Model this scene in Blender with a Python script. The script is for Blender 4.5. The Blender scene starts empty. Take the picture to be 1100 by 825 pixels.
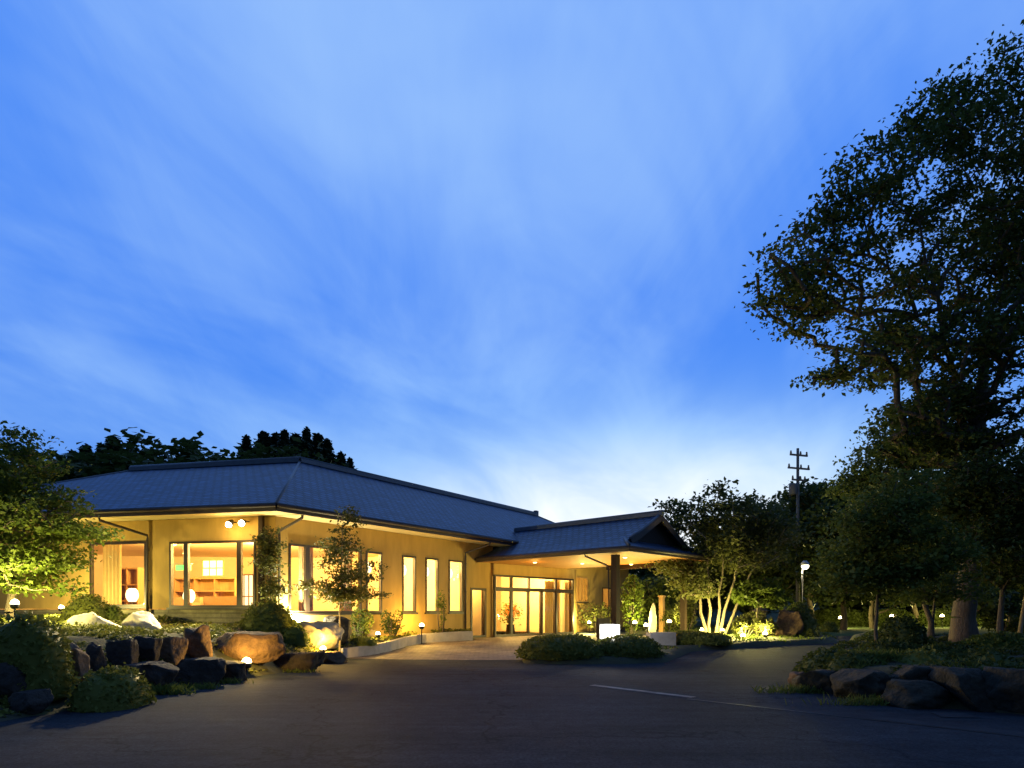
import bpy, bmesh, math, random
import numpy as np
from mathutils import Vector, Matrix, noise

# ------------------------------------------------------------------ camera, sky, sun, exposure
sc = bpy.context.scene
COL = sc.collection
R = math.radians
F, HZ, CX, EYE = 690.0, 655.0, 550.0, 1.55        # focal length / horizon / centre in photo pixels, eye height

cam = bpy.data.cameras.new('camera')
cam.sensor_width = 36.0
cam.lens = 36.0 * F / 1100.0
cam.shift_y = (HZ - 412.5) / 1100.0
cam.clip_end = 3000
camo = bpy.data.objects.new('camera', cam)
camo.location = (0, 0, EYE)
camo.rotation_euler = (R(90), 0, 0)
COL.objects.link(camo)
sc.camera = camo
vs = sc.view_settings
vs.view_transform = 'Standard'; vs.look = 'None'; vs.exposure = 0.0; vs.gamma = 1.0
sc.render.engine = 'CYCLES'
cy = sc.cycles
cy.use_denoising = True
cy.max_bounces = 6; cy.diffuse_bounces = 3; cy.glossy_bounces = 3; cy.transmission_bounces = 4; cy.transparent_max_bounces = 12
cy.caustics_reflective = False; cy.caustics_refractive = False
cy.sample_clamp_indirect = 4.0
cy.use_light_tree = True

SUN_EL, SUN_AZ = R(1.0), R(8.0)                   # dusk: the glow stands behind the canopy
w = bpy.data.worlds.new('World'); sc.world = w; w.use_nodes = True
nt = w.node_tree; nt.nodes.clear()
def N(t, **kw):
    n = nt.nodes.new(t)
    for k, v in kw.items(): setattr(n, k, v)
    return n
def L(a, b): nt.links.new(a, b)
def MATH(op, a, b=None, c=None):
    n = N('ShaderNodeMath', operation=op)
    for i, v in enumerate((a, b, c)):
        if v is None: continue
        if isinstance(v, (int, float)): n.inputs[i].default_value = v
        else: L(v, n.inputs[i])
    return n.outputs[0]
def RAMP(fac, stops, interp='EASE'):
    n = N('ShaderNodeValToRGB'); n.color_ramp.interpolation = interp
    e = n.color_ramp.elements
    while len(e) < len(stops): e.new(0.5)
    for i, (p_, c_) in enumerate(stops):
        e[i].position = p_; e[i].color = tuple(c_) + (1,) if len(c_) == 3 else c_
    L(fac, n.inputs[0]); return n.outputs[0]
def MIX(fac, a, b):
    n = N('ShaderNodeMix', data_type='RGBA')
    if isinstance(fac, (int, float)): n.inputs[0].default_value = fac
    else: L(fac, n.inputs[0])
    for i, v in ((6, a), (7, b)):
        if isinstance(v, tuple): n.inputs[i].default_value = v + (1,)
        else: L(v, n.inputs[i])
    return n.outputs[2]
tc = N('ShaderNodeTexCoord'); sep = N('ShaderNodeSeparateXYZ'); L(tc.outputs['Generated'], sep.inputs[0])
X, Y, Z = sep.outputs
zc = MATH('MAXIMUM', Z, 0.0)
base = RAMP(zc, [(0.0, (.085, .27, .84)), (0.16, (.055, .215, .80)), (0.35, (.060, .235, .87)), (0.70, (.075, .265, .92)), (0.80, (.05, .18, .66)), (1.0, (.02, .09, .38))], 'LINEAR')
inv = MATH('DIVIDE', 1.0, MATH('ADD', zc, 0.20))
ux, uy = MATH('MULTIPLY', X, inv), MATH('MULTIPLY', Y, inv)
def streak(head, su, sv, ox, scale, detail, rough, dist=0.0):
    """cloud noise drawn out along a compass heading, on a plane overhead"""
    l_ = math.hypot(*head); hx, hy = head[0] / l_, head[1] / l_
    uu = MATH('SUBTRACT', MATH('MULTIPLY', ux, hy), MATH('MULTIPLY', uy, hx)); vv = MATH('ADD', MATH('MULTIPLY', ux, hx), MATH('MULTIPLY', uy, hy))
    cb = N('ShaderNodeCombineXYZ'); L(MATH('MULTIPLY_ADD', uu, su, ox), cb.inputs[0]); L(MATH('MULTIPLY', vv, sv), cb.inputs[1])
    nz = N('ShaderNodeTexNoise'); nz.inputs['Scale'].default_value = scale; nz.inputs['Detail'].default_value = detail
    nz.inputs['Roughness'].default_value = rough; nz.inputs['Distortion'].default_value = dist
    L(cb.outputs[0], nz.inputs['Vector']); return nz.outputs['Fac']
n_big = streak((.25, 1), 1.0, 0.75, 30.7, 1.05, 2, .45, .3)
n_mid = streak((.55, 1), 2.0, 0.95, 21.9, 1.2, 4, .55, .6)
n_fine = streak((-.1, 1), 3.4, 1.1, 14.2, 1.3, 6, .62, .5)
cl = MATH('ADD', MATH('MULTIPLY_ADD', X, .045, -.012), MATH('ADD', MATH('ADD', MATH('MULTIPLY', n_big, .46), MATH('MULTIPLY', n_mid, .38)), MATH('MULTIPLY', n_fine, .16)))
cover = RAMP(cl, [(0.35, (0, 0, 0)), (0.66, (1, 1, 1))])
# brighter veil up ahead, clearer to the left
ahead = MATH('MULTIPLY', MATH('MAXIMUM', Y, 0.0), 1.0)
sky1 = MIX(MATH('MULTIPLY', cover, MATH('SUBTRACT', .88, MATH('MULTIPLY', MATH('MAXIMUM', MATH('SUBTRACT', zc, .72), 0.0), 2.2))), base, (.32, .545, .96))
az = MATH('SUBTRACT', X, MATH('MULTIPLY', Y, 0.19))
g1 = MATH('POWER', 2.718, MATH('MULTIPLY', MATH('ADD', MATH('MULTIPLY', MATH('MULTIPLY', az, az), 4.2), MATH('POWER', MATH('MULTIPLY', zc, 3.75), 4.0)), -1.0))
g1 = MATH('MULTIPLY', g1, MATH('GREATER_THAN', Y, 0.0))
gl = MATH('MULTIPLY', g1, MATH('MULTIPLY_ADD', n_mid, .9, .62))
glc = MATH('MINIMUM', gl, 1.0)
sky2 = MIX(MATH('POWER', glc, .75), sky1, RAMP(glc, [(0.0, (.25, .56, 1.0)), (.4, (.50, .78, 1.02)), (1.0, (.93, 1.0, 1.04))], 'LINEAR'))
nishita = N('ShaderNodeTexSky', sky_type='NISHITA', sun_disc=False, sun_elevation=SUN_EL, sun_rotation=SUN_AZ)
nishita.ozone_density = 6.0
addn = N('ShaderNodeMix', data_type='RGBA', blend_type='ADD'); addn.inputs[0].default_value = 0.05
back = RAMP(MATH('MULTIPLY_ADD', Y, .5, .5), [(0.15, (.40, .36, .30)), (0.66, (1, 1, 1))])
dim = N('ShaderNodeMix', data_type='RGBA', blend_type='MULTIPLY'); dim.inputs[0].default_value = 1.0; L(sky2, dim.inputs[6]); L(back, dim.inputs[7])
L(dim.outputs[2], addn.inputs[6]); L(nishita.outputs[0], addn.inputs[7])
bg = N('ShaderNodeBackground'); bg.inputs['Strength'].default_value = 1.0
L(addn.outputs[2], bg.inputs['Color'])
wo = N('ShaderNodeOutputWorld'); L(bg.outputs[0], wo.inputs['Surface'])

sun = bpy.data.lights.new('sun', 'SUN'); sun.energy = 0.03; sun.angle = R(20); sun.color = (1, .9, .8)
suno = bpy.data.objects.new('sun', sun); suno.rotation_euler = (R(87), 0, R(172)); COL.objects.link(suno)

# ------------------------------------------------------------------ helpers
def zdrive(y):
    t = min(max((y - 18.0) / 10.0, 0.0), 1.0)
    return 0.25 * t * t * (3 - 2 * t)
def at(px, py, y): return Vector(((px - CX) * y / F, y, EYE + (HZ - py) * y / F))
def smooth(a, b, v):
    t = min(max((v - a) / (b - a), 0.0), 1.0); return t * t * (3 - 2 * t)
def lerp(a, b, t): return a + (b - a) * t

ORG = {}
class MB:
    def __init__(s): s.v, s.f, s.uv, s.mi, s.sm = [], [], [], [], []
    def face(s, pts, uv=None, mi=0, smooth=False):
        i = len(s.v); s.v += [tuple(p_) for p_ in pts]; s.f.append(tuple(range(i, i + len(pts))))
        s.uv.append(uv); s.mi.append(mi); s.sm.append(smooth)
    def add(s, verts, faces, mi=0, smooth=False):
        i = len(s.v); s.v += [tuple(p_) for p_ in verts]
        for f in faces: s.f.append(tuple(i + k for k in f)); s.uv.append(None); s.mi.append(mi); s.sm.append(smooth)
    def hexa(s, b, t, mi=0):
        s.add(list(b) + list(t), [(3, 2, 1, 0), (4, 5, 6, 7), (0, 1, 5, 4), (1, 2, 6, 5), (2, 3, 7, 6), (3, 0, 4, 7)], mi)
    def box(s, c, size, dx=(1, 0), mi=0):
        c = Vector(c); d = Vector((dx[0], dx[1], 0)).normalized(); n = Vector((-d.y, d.x, 0)); a, b, h = size[0] / 2, size[1] / 2, size[2] / 2
        u = Vector((0, 0, h))
        B = [c - d * a - n * b - u, c + d * a - n * b - u, c + d * a + n * b - u, c - d * a + n * b - u]
        s.hexa(B, [p_ + 2 * u for p_ in B], mi)
    def bar(s, a, b, wd, ht, mi=0):
        a, b = Vector(a), Vector(b); d = (b - a).normalized()
        sd = d.cross(Vector((0, 0, 1)));  sd = sd.normalized() if sd.length > 1e-4 else Vector((1, 0, 0))
        up = sd.cross(d)
        q = [(-1, -1), (1, -1), (1, 1), (-1, 1)]
        s.hexa([a + sd * x * wd / 2 + up * y * ht / 2 for x, y in q], [b + sd * x * wd / 2 + up * y * ht / 2 for x, y in q], mi)
    def prism(s, poly, z0, z1, mi=0):
        n = len(poly)
        ar = sum(poly[i][0] * poly[(i + 1) % n][1] - poly[(i + 1) % n][0] * poly[i][1] for i in range(n))
        if ar < 0: poly = poly[::-1]
        i = len(s.v); s.v += [(x, y, z0) for x, y in poly] + [(x, y, z1) for x, y in poly]
        F_ = [tuple(i + n - 1 - k for k in range(n)), tuple(i + n + k for k in range(n))]
        F_ += [(i + k, i + (k + 1) % n, i + n + (k + 1) % n, i + n + k) for k in range(n)]
        for f in F_: s.f.append(f); s.uv.append(None); s.mi.append(mi); s.sm.append(False)
    def tube(s, pts, r, seg=8, mi=0, caps=True):
        pts = [Vector(p_) for p_ in pts]; rr = r if isinstance(r, (list, tuple)) else [r] * len(pts); i0 = len(s.v); V = []
        for k, p_ in enumerate(pts):
            d = (pts[min(k + 1, len(pts) - 1)] - pts[max(k - 1, 0)]).normalized()
            a = d.cross(Vector((0, 0, 1)));  a = a.normalized() if a.length > 1e-3 else Vector((1, 0, 0))
            b = d.cross(a)
            V += [p_ + (a * math.cos(2 * math.pi * j / seg) + b * math.sin(2 * math.pi * j / seg)) * rr[k] for j in range(seg)]
        Fc = [(k * seg + j, k * seg + (j + 1) % seg, (k + 1) * seg + (j + 1) % seg, (k + 1) * seg + j) for k in range(len(pts) - 1) for j in range(seg)]
        if caps: Fc += [tuple(range(seg))[::-1], tuple((len(pts) - 1) * seg + j for j in range(seg))]
        s.add(V, Fc, mi, True)
    def lathe(s, c, prof, seg=20, mi=0, sm=True):
        c = Vector(c); V = [c + Vector((r * math.cos(2 * math.pi * j / seg), r * math.sin(2 * math.pi * j / seg), z)) for r, z in prof for j in range(seg)]
        Fc = [(k * seg + j, k * seg + (j + 1) % seg, (k + 1) * seg + (j + 1) % seg, (k + 1) * seg + j) for k in range(len(prof) - 1) for j in range(seg)]
        Fc += [tuple(range(seg))[::-1], tuple((len(prof) - 1) * seg + j for j in range(seg))]
        s.add(V, Fc, mi, sm)
    def sphere(s, c, r, seg=14, rings=8, mi=0):
        s.lathe(c, [(r * math.sin(math.pi * k / rings) + 1e-4, -r * math.cos(math.pi * k / rings)) for k in range(rings + 1)], seg, mi)
    def build(s, name, mats, parent=None, origin=None):
        me = bpy.data.meshes.new(name)
        o0 = Vector(ORG.get(parent.name, (0, 0, 0))) if parent else Vector(origin or (0, 0, 0))
        me.from_pydata([(x - o0.x, y - o0.y, z - o0.z) for x, y, z in s.v], [], s.f)
        for m in (mats if isinstance(mats, (list, tuple)) else [mats]): me.materials.append(m)
        if any(u for u in s.uv):
            l = me.uv_layers.new(name='UVMap'); k = 0
            for f, u in zip(s.f, s.uv):
                for j in range(len(f)):
                    l.data[k].uv = u[j] if u else (0, 0); k += 1
        me.polygons.foreach_set('material_index', s.mi); me.polygons.foreach_set('use_smooth', s.sm); me.update()
        return link(me, name, parent, o0)
def link(me, name, parent, o0):
    o = bpy.data.objects.new(name, me); COL.objects.link(o)
    if parent: o.parent = parent
    else: o.location = o0
    ORG[o.name] = tuple(o0); return o
def tag(o, label=None, cat=None, group=None, kind=None):
    if label: o['label'] = label
    if cat: o['category'] = cat
    if group: o['group'] = group
    if kind: o['kind'] = kind
    return o
def empty(name, loc, label=None, cat=None, group=None):
    o = bpy.data.objects.new(name, None); COL.objects.link(o); o.location = loc; o.empty_display_size = .2
    ORG[o.name] = tuple(loc); return tag(o, label, cat, group)
def dup(o, parent=None):
    c = o.copy(); COL.objects.link(c)
    if parent: c.parent = parent
    for ch in [k for k in bpy.data.objects if k.parent == o]: dup(ch, c)
    return c
def structure(o): o['kind'] = 'structure'; return o

# ------------------------------------------------------------------ materials
def mat(name, col, rough=.7, var=0.0, vscale=3.0, bump=0.0, bscale=20.0, spec=.4, metallic=0.0, col2=None, detail=6, stretch=None):
    m = bpy.data.materials.new(name); m.use_nodes = True; t = m.node_tree; b = t.nodes['Principled BSDF']
    b.inputs['Roughness'].default_value = rough; b.inputs['Specular IOR Level'].default_value = spec; b.inputs['Metallic'].default_value = metallic
    b.inputs['Base Color'].default_value = (*col, 1)
    co = t.nodes.new('ShaderNodeTexCoord'); src = co.outputs['Object']
    if stretch:
        mp = t.nodes.new('ShaderNodeMapping'); mp.inputs['Scale'].default_value = stretch; t.links.new(src, mp.inputs[0]); src = mp.outputs[0]
    if var or col2:
        nz = t.nodes.new('ShaderNodeTexNoise'); nz.inputs['Scale'].default_value = vscale; nz.inputs['Detail'].default_value = detail; nz.inputs['Roughness'].default_value = .65
        t.links.new(src, nz.inputs['Vector'])
        rp = t.nodes.new('ShaderNodeValToRGB'); rp.color_ramp.elements[0].position = .32; rp.color_ramp.elements[1].position = .68
        c2 = col2 or tuple(min(1, c * (1 + var)) for c in col); c1 = col if col2 else tuple(c * (1 - var) for c in col)
        rp.color_ramp.elements[0].color = (*c1, 1); rp.color_ramp.elements[1].color = (*c2, 1)
        t.links.new(nz.outputs['Fac'], rp.inputs[0]); t.links.new(rp.outputs[0], b.inputs['Base Color'])
    if bump:
        nb = t.nodes.new('ShaderNodeTexNoise'); nb.inputs['Scale'].default_value = bscale; nb.inputs['Detail'].default_value = 8; t.links.new(src, nb.inputs['Vector'])
        bp = t.nodes.new('ShaderNodeBump'); bp.inputs['Strength'].default_value = bump; bp.inputs['Distance'].default_value = .05
        t.links.new(nb.outputs['Fac'], bp.inputs['Height']); t.links.new(bp.outputs[0], b.inputs['Normal'])
    return m
def glow(name, col, strength):
    m = bpy.data.materials.new(name); m.use_nodes = True; t = m.node_tree; b = t.nodes['Principled BSDF']
    b.inputs['Base Color'].default_value = (*[min(c, .8) for c in col], 1); b.inputs['Emission Color'].default_value = (*col, 1); b.inputs['Emission Strength'].default_value = strength
    return m
def leafmat(name, c1, c2, trans=.35, rough=.55):
    m = bpy.data.materials.new(name); m.use_nodes = True; t = m.node_tree; b = t.nodes['Principled BSDF']; out = t.nodes['Material Output']
    ge = t.nodes.new('ShaderNodeNewGeometry'); rp = t.nodes.new('ShaderNodeValToRGB')
    rp.color_ramp.elements[0].color = (*c1, 1); rp.color_ramp.elements[1].color = (*c2, 1)
    co = t.nodes.new('ShaderNodeTexCoord'); nz = t.nodes.new('ShaderNodeTexNoise'); nz.inputs['Scale'].default_value = 1.1; t.links.new(co.outputs['Object'], nz.inputs['Vector'])
    mx = t.nodes.new('ShaderNodeMath'); mx.operation = 'MULTIPLY_ADD'; mx.inputs[1].default_value = .55; t.links.new(ge.outputs['Random Per Island'], mx.inputs[0])
    sb = t.nodes.new('ShaderNodeMath'); sb.operation = 'MULTIPLY'; sb.inputs[1].default_value = .45; t.links.new(nz.outputs['Fac'], sb.inputs[0]); t.links.new(sb.outputs[0], mx.inputs[2])
    t.links.new(mx.outputs[0], rp.inputs[0]); t.links.new(rp.outputs[0], b.inputs['Base Color'])
    b.inputs['Roughness'].default_value = rough; b.inputs['Specular IOR Level'].default_value = .12
    tr = t.nodes.new('ShaderNodeBsdfTranslucent'); t.links.new(rp.outputs[0], tr.inputs['Color'])
    ms = t.nodes.new('ShaderNodeMixShader'); ms.inputs[0].default_value = trans
    t.links.new(b.outputs[0], ms.inputs[1]); t.links.new(tr.outputs[0], ms.inputs[2]); t.links.new(ms.outputs[0], out.inputs['Surface'])
    return m
def brickmat(name, c1, c2, mortar, bw, bh, ms=.02, rough=.5, bump=.4, spec=.5, uv=True):
    m = bpy.data.materials.new(name); m.use_nodes = True; t = m.node_tree; b = t.nodes['Principled BSDF']
    co = t.nodes.new('ShaderNodeTexCoord'); br = t.nodes.new('ShaderNodeTexBrick')
    br.inputs['Scale'].default_value = 1.0; br.inputs['Brick Width'].default_value = bw; br.inputs['Row Height'].default_value = bh; br.inputs['Mortar Size'].default_value = ms
    br.inputs['Color1'].default_value = (*c1, 1); br.inputs['Color2'].default_value = (*c2, 1); br.inputs['Mortar'].default_value = (*mortar, 1); br.inputs['Bias'].default_value = 0
    t.links.new(co.outputs['UV' if uv else 'Object'], br.inputs['Vector'])
    nz = t.nodes.new('ShaderNodeTexNoise'); nz.inputs['Scale'].default_value = 1.9; nz.inputs['Detail'].default_value = 8; nz.inputs['Roughness'].default_value = .75
    t.links.new(co.outputs['Object'], nz.inputs['Vector'])
    rp = t.nodes.new('ShaderNodeValToRGB'); rp.color_ramp.elements[0].position = .3; rp.color_ramp.elements[0].color = (.42, .42, .42, 1); rp.color_ramp.elements[1].position = .7; rp.color_ramp.elements[1].color = (1.45, 1.45, 1.45, 1)
    t.links.new(nz.outputs['Fac'], rp.inputs[0])
    mu = t.nodes.new('ShaderNodeMix'); mu.data_type = 'RGBA'; mu.blend_type = 'MULTIPLY'; mu.inputs[0].default_value = 1
    t.links.new(br.outputs['Color'], mu.inputs[6]); t.links.new(rp.outputs[0], mu.inputs[7]); t.links.new(mu.outputs[2], b.inputs['Base Color'])
    b.inputs['Roughness'].default_value = rough; b.inputs['Specular IOR Level'].default_value = spec
    bp = t.nodes.new('ShaderNodeBump'); bp.invert = True; bp.inputs['Strength'].default_value = bump; bp.inputs['Distance'].default_value = .04
    t.links.new(br.outputs['Fac'], bp.inputs['Height']); t.links.new(bp.outputs[0], b.inputs['Normal'])
    return m
def glassmat():
    m = bpy.data.materials.new('window_glass'); m.use_nodes = True; t = m.node_tree; out = t.nodes['Material Output']; t.nodes.remove(t.nodes['Principled BSDF'])
    tr = t.nodes.new('ShaderNodeBsdfTransparent'); tr.inputs[0].default_value = (.95, .96, .95, 1); gl_ = t.nodes.new('ShaderNodeBsdfGlossy'); gl_.inputs['Roughness'].default_value = .02
    lw_ = t.nodes.new('ShaderNodeLayerWeight'); lw_.inputs[0].default_value = .5; pw = t.nodes.new('ShaderNodeMath'); pw.operation = 'POWER'; pw.inputs[1].default_value = 5; t.links.new(lw_.outputs['Facing'], pw.inputs[0]); fr = t.nodes.new('ShaderNodeMath'); fr.operation = 'MULTIPLY_ADD'; fr.inputs[1].default_value = .9; fr.inputs[2].default_value = .04; t.links.new(pw.outputs[0], fr.inputs[0]); ms = t.nodes.new('ShaderNodeMixShader')
    t.links.new(fr.outputs[0], ms.inputs[0]); t.links.new(tr.outputs[0], ms.inputs[1]); t.links.new(gl_.outputs[0], ms.inputs[2]); t.links.new(ms.outputs[0], out.inputs[0])
    return m
def asphaltmat():
    m = bpy.data.materials.new('asphalt'); m.use_nodes = True; t = m.node_tree; b = t.nodes['Principled BSDF']; lk = t.links.new
    co = t.nodes.new('ShaderNodeTexCoord')
    def nz(scale, detail, rough, st=None):
        src = co.outputs['Object']
        if st: mp = t.nodes.new('ShaderNodeMapping'); mp.inputs['Scale'].default_value = st; mp.inputs['Rotation'].default_value = (0, 0, .5); lk(src, mp.inputs[0]); src = mp.outputs[0]
        n = t.nodes.new('ShaderNodeTexNoise'); n.inputs['Scale'].default_value = scale; n.inputs['Detail'].default_value = detail; n.inputs['Roughness'].default_value = rough; lk(src, n.inputs['Vector']); return n.outputs['Fac']
    def rp(f, p0, c0, p1, c1):
        n = t.nodes.new('ShaderNodeValToRGB'); e = n.color_ramp.elements; e[0].position = p0; e[0].color = (*c0, 1); e[1].position = p1; e[1].color = (*c1, 1); lk(f, n.inputs[0]); return n.outputs[0]
    def mul(a_, b_):
        n = t.nodes.new('ShaderNodeMix'); n.data_type = 'RGBA'; n.blend_type = 'MULTIPLY'; n.inputs[0].default_value = 1; lk(a_, n.inputs[6]); lk(b_, n.inputs[7]); return n.outputs[2]
    g = lambda v: (v, v, v)
    c = rp(nz(.28, 6, .6), .35, (.017, .024, .033), .66, (.034, .042, .052))
    c = mul(c, rp(nz(1.0, 5, .7, (.25, 3.0, 1)), .30, g(.72), .68, g(1.2)))
    c = mul(c, rp(nz(26, 3, .8), .30, g(.45), .70, g(1.55)))
    c = mul(c, rp(nz(5, 4, .7), .32, g(.75), .70, g(1.2)))
    v = t.nodes.new('ShaderNodeTexVoronoi'); v.feature = 'DISTANCE_TO_EDGE'; v.inputs['Scale'].default_value = .22
    wv = t.nodes.new('ShaderNodeTexNoise'); wv.inputs['Scale'].default_value = 1.4; wv.inputs['Detail'].default_value = 6; lk(co.outputs['Object'], wv.inputs['Vector'])
    ad = t.nodes.new('ShaderNodeMix'); ad.data_type = 'RGBA'; ad.blend_type = 'LINEAR_LIGHT'; ad.inputs[0].default_value = .9; lk(co.outputs['Object'], ad.inputs[6]); lk(wv.outputs['Color'], ad.inputs[7]); lk(ad.outputs[2], v.inputs['Vector'])
    c = mul(c, rp(v.outputs['Distance'], .0, g(.45), .010, g(1.0)))
    lk(c, b.inputs['Base Color']); b.inputs['Roughness'].default_value = .88; b.inputs['Specular IOR Level'].default_value = .07
    bp = t.nodes.new('ShaderNodeBump'); bp.inputs['Strength'].default_value = .5; bp.inputs['Distance'].default_value = .02; lk(nz(45, 6, .7), bp.inputs['Height']); lk(bp.outputs[0], b.inputs['Normal'])
    return m
M = {}
M['asphalt'] = asphaltmat()
M['soil'] = mat('soil', (.035, .032, .020), .95, col2=(.05, .06, .022), vscale=2.5, bump=.5, bscale=12)
M['ground'] = mat('ground_grass', (.03, .045, .015), .95, col2=(.05, .06, .02), vscale=1.5, bump=.4, bscale=8)
M['lawn'] = mat('lawn', (.04, .075, .02), .95, col2=(.06, .095, .025), vscale=2.0, bump=.6, bscale=30)
M['paving'] = brickmat('paving_blocks', (.13, .105, .09), (.18, .145, .12), (.06, .05, .045), .22, .11, .008, .75, .25, .3)
M['concrete'] = mat('concrete', (.30, .28, .27), .8, var=.18, vscale=3, bump=.15, bscale=25)
M['paint'] = mat('road_paint', (.36, .34, .31), .85, spec=.1, col2=(.10, .10, .10), vscale=2.6, detail=12)
M['gutter_c'] = mat('drain_concrete', (.020, .026, .034), .9, spec=.06, col2=(.042, .048, .056), vscale=2.5, bump=.15, bscale=25)
M['stucco'] = mat('stucco', (.42, .27, .075), .85, var=.13, vscale=1.3, stretch=(2.2, 2.2, .45), bump=.12, bscale=60)
M['siding'] = brickmat('base_siding', (.20, .175, .10), (.22, .19, .11), (.09, .075, .05), 4.0, .16, .012, .7, .5, .3)
M['soffit'] = mat('soffit_board', (.52, .42, .22), .8, var=.06, vscale=2)
M['wood_ceiling'] = mat('wood_ceiling', (.44, .20, .035), .6, col2=(.36, .155, .025), vscale=1.5, stretch=(1, 8, 1), bump=.05)
M['wood'] = mat('wood', (.42, .25, .10), .5, col2=(.32, .18, .065), vscale=3, stretch=(6, 6, .7))
M['darkwood'] = mat('dark_timber', (.018, .012, .008), .7, spec=.12, col2=(.036, .022, .014), vscale=4, stretch=(6, 6, .6))
M['frame'] = mat('bronze_frame', (.03, .019, .012), .45, spec=.5)
M['fascia'] = mat('fascia', (.045, .032, .026), .6, var=.2)
M['roof'] = brickmat('roof_tile', (.020, .052, .125), (.046, .096, .20), (.004, .008, .018), .34, .26, .03, .5, 1.0, .3)
M['ridge'] = mat('ridge_tile', (.075, .09, .115), .5, var=.2, vscale=4)
M['gable'] = mat('gable_board', (.030, .022, .018), .8, var=.25, stretch=(8, 8, .5))
M['glass'] = glassmat()
M['iwall'] = mat('interior_plaster', (.72, .58, .36), .85, var=.05)
M['ifloor'] = mat('interior_floor', (.42, .24, .10), .4, col2=(.33, .18, .07), vscale=2, stretch=(1, 8, 1))
M['iceil'] = mat('interior_ceiling', (.75, .64, .44), .9)
M['curtain'] = mat('curtain', (.62, .42, .18), .9, var=.08, vscale=6)
M['sofa'] = mat('sofa_cloth', (.32, .20, .10), .85, var=.12, vscale=8)
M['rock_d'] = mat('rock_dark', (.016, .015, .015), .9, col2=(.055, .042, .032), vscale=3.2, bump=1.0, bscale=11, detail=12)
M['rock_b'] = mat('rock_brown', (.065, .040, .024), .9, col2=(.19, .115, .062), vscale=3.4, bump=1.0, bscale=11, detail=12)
M['rock_s'] = mat('rock_shaded', (.010, .011, .009), .92, col2=(.040, .036, .024), vscale=3.5, bump=1.0, bscale=11, detail=12)  # darker version of the dark rock, island shade put into its colour
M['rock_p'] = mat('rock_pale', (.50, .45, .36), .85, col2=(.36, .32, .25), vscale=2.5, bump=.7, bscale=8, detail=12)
M['granite'] = mat('dark_granite', (.035, .034, .035), .35, var=.3, vscale=30)
M['steel'] = mat('grey_steel', (.35, .36, .36), .45, var=.1)
M['pole'] = mat('pole_concrete', (.13, .125, .12), .8, var=.15)
M['black'] = mat('black_metal', (.012, .012, .012), .5)
M['bulb'] = glow('warm_bulb', (1.0, .74, .28), 30.0)
M['flood'] = glow('flood_lens', (1.0, .86, .55), 30.0)
M['paper'] = glow('lamp_shade_glow', (1.0, .80, .42), 3.2)
M['box_light'] = glow('box_lantern_glow', (1.0, .97, .92), 5.0)
M['shoji'] = glow('lit_paper_panel', (1.0, .84, .50), 1.5)
M['exit'] = glow('green_sign_glow', (.12, .85, .22), 1.0)
M['street'] = glow('street_lamp_glow', (1.0, .90, .66), 5.0)
M['down'] = glow('downlight_glow', (1.0, .70, .30), 8.0)
M['bark'] = mat('bark', (.085, .065, .045), .9, col2=(.14, .11, .08), vscale=3, bump=1.0, bscale=8, stretch=(5, 5, 1))
M['bark_pale'] = mat('bark_pale', (.28, .23, .15), .85, col2=(.17, .135, .085), vscale=3, bump=.5, bscale=10, stretch=(4, 4, 1))
M['leaf_big'] = leafmat('leaf_zelkova', (.045, .072, .014), (.115, .145, .035), .38)
M['leaf_maple'] = leafmat('leaf_maple', (.06, .10, .015), (.13, .165, .025), .45)
M['leaf_dark'] = leafmat('leaf_dark', (.032, .052, .012), (.085, .108, .026), .34)
M['leaf_mid'] = leafmat('leaf_mid', (.060, .095, .018), (.130, .155, .035), .40)
M['leaf_yel'] = leafmat('leaf_olive', (.07, .085, .02), (.14, .14, .04), .40)
M['leaf_hedge'] = leafmat('leaf_hedge', (.100, .122, .020), (.180, .185, .045), .30)
M['leaf_con'] = leafmat('needle', (.014, .026, .014), (.030, .046, .022), .15)
M['flower'] = leafmat('orange_flower', (.75, .20, .03), (.85, .42, .10), .3)
M['grass'] = leafmat('grass_blade', (.07, .11, .02), (.14, .17, .04), .3)

# ------------------------------------------------------------------ terrain and beds
E2, P2, Q2 = Vector((-7.19, 19.6)), Vector((.564, .826)), Vector((-.978, .209))
NP, NQ = Vector((-.826, .564)), Vector((.209, .978))          # inward normals of the two long walls
C2 = E2 + (P2 + Q2) * 1.08
D2, RR, CC = Vector((-.82, 30.4)), Vector((.682, .731)), Vector((.731, -.682))
def LW(t, out=0.0): return C2 + P2 * t - NP * out
def LF(s, out=0.0): return C2 + Q2 * s - NQ * out
def EN(c, r): return D2 + CC * c + RR * r
def v3(p_, z): return Vector((p_.x, p_.y, z))
def tpx(px, org=None, d=None):
    org, d = org or C2, d or P2
    k = (px - CX) / F; return (k * org.y - org.x) / (d.x - k * d.y)
def ground_at(px, py, extra=0.0):
    y = 12.0
    for _ in range(40): y = (EYE - zdrive(y) - extra) * F / (py - HZ)
    return Vector(((px - CX) * y / F, y))

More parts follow.
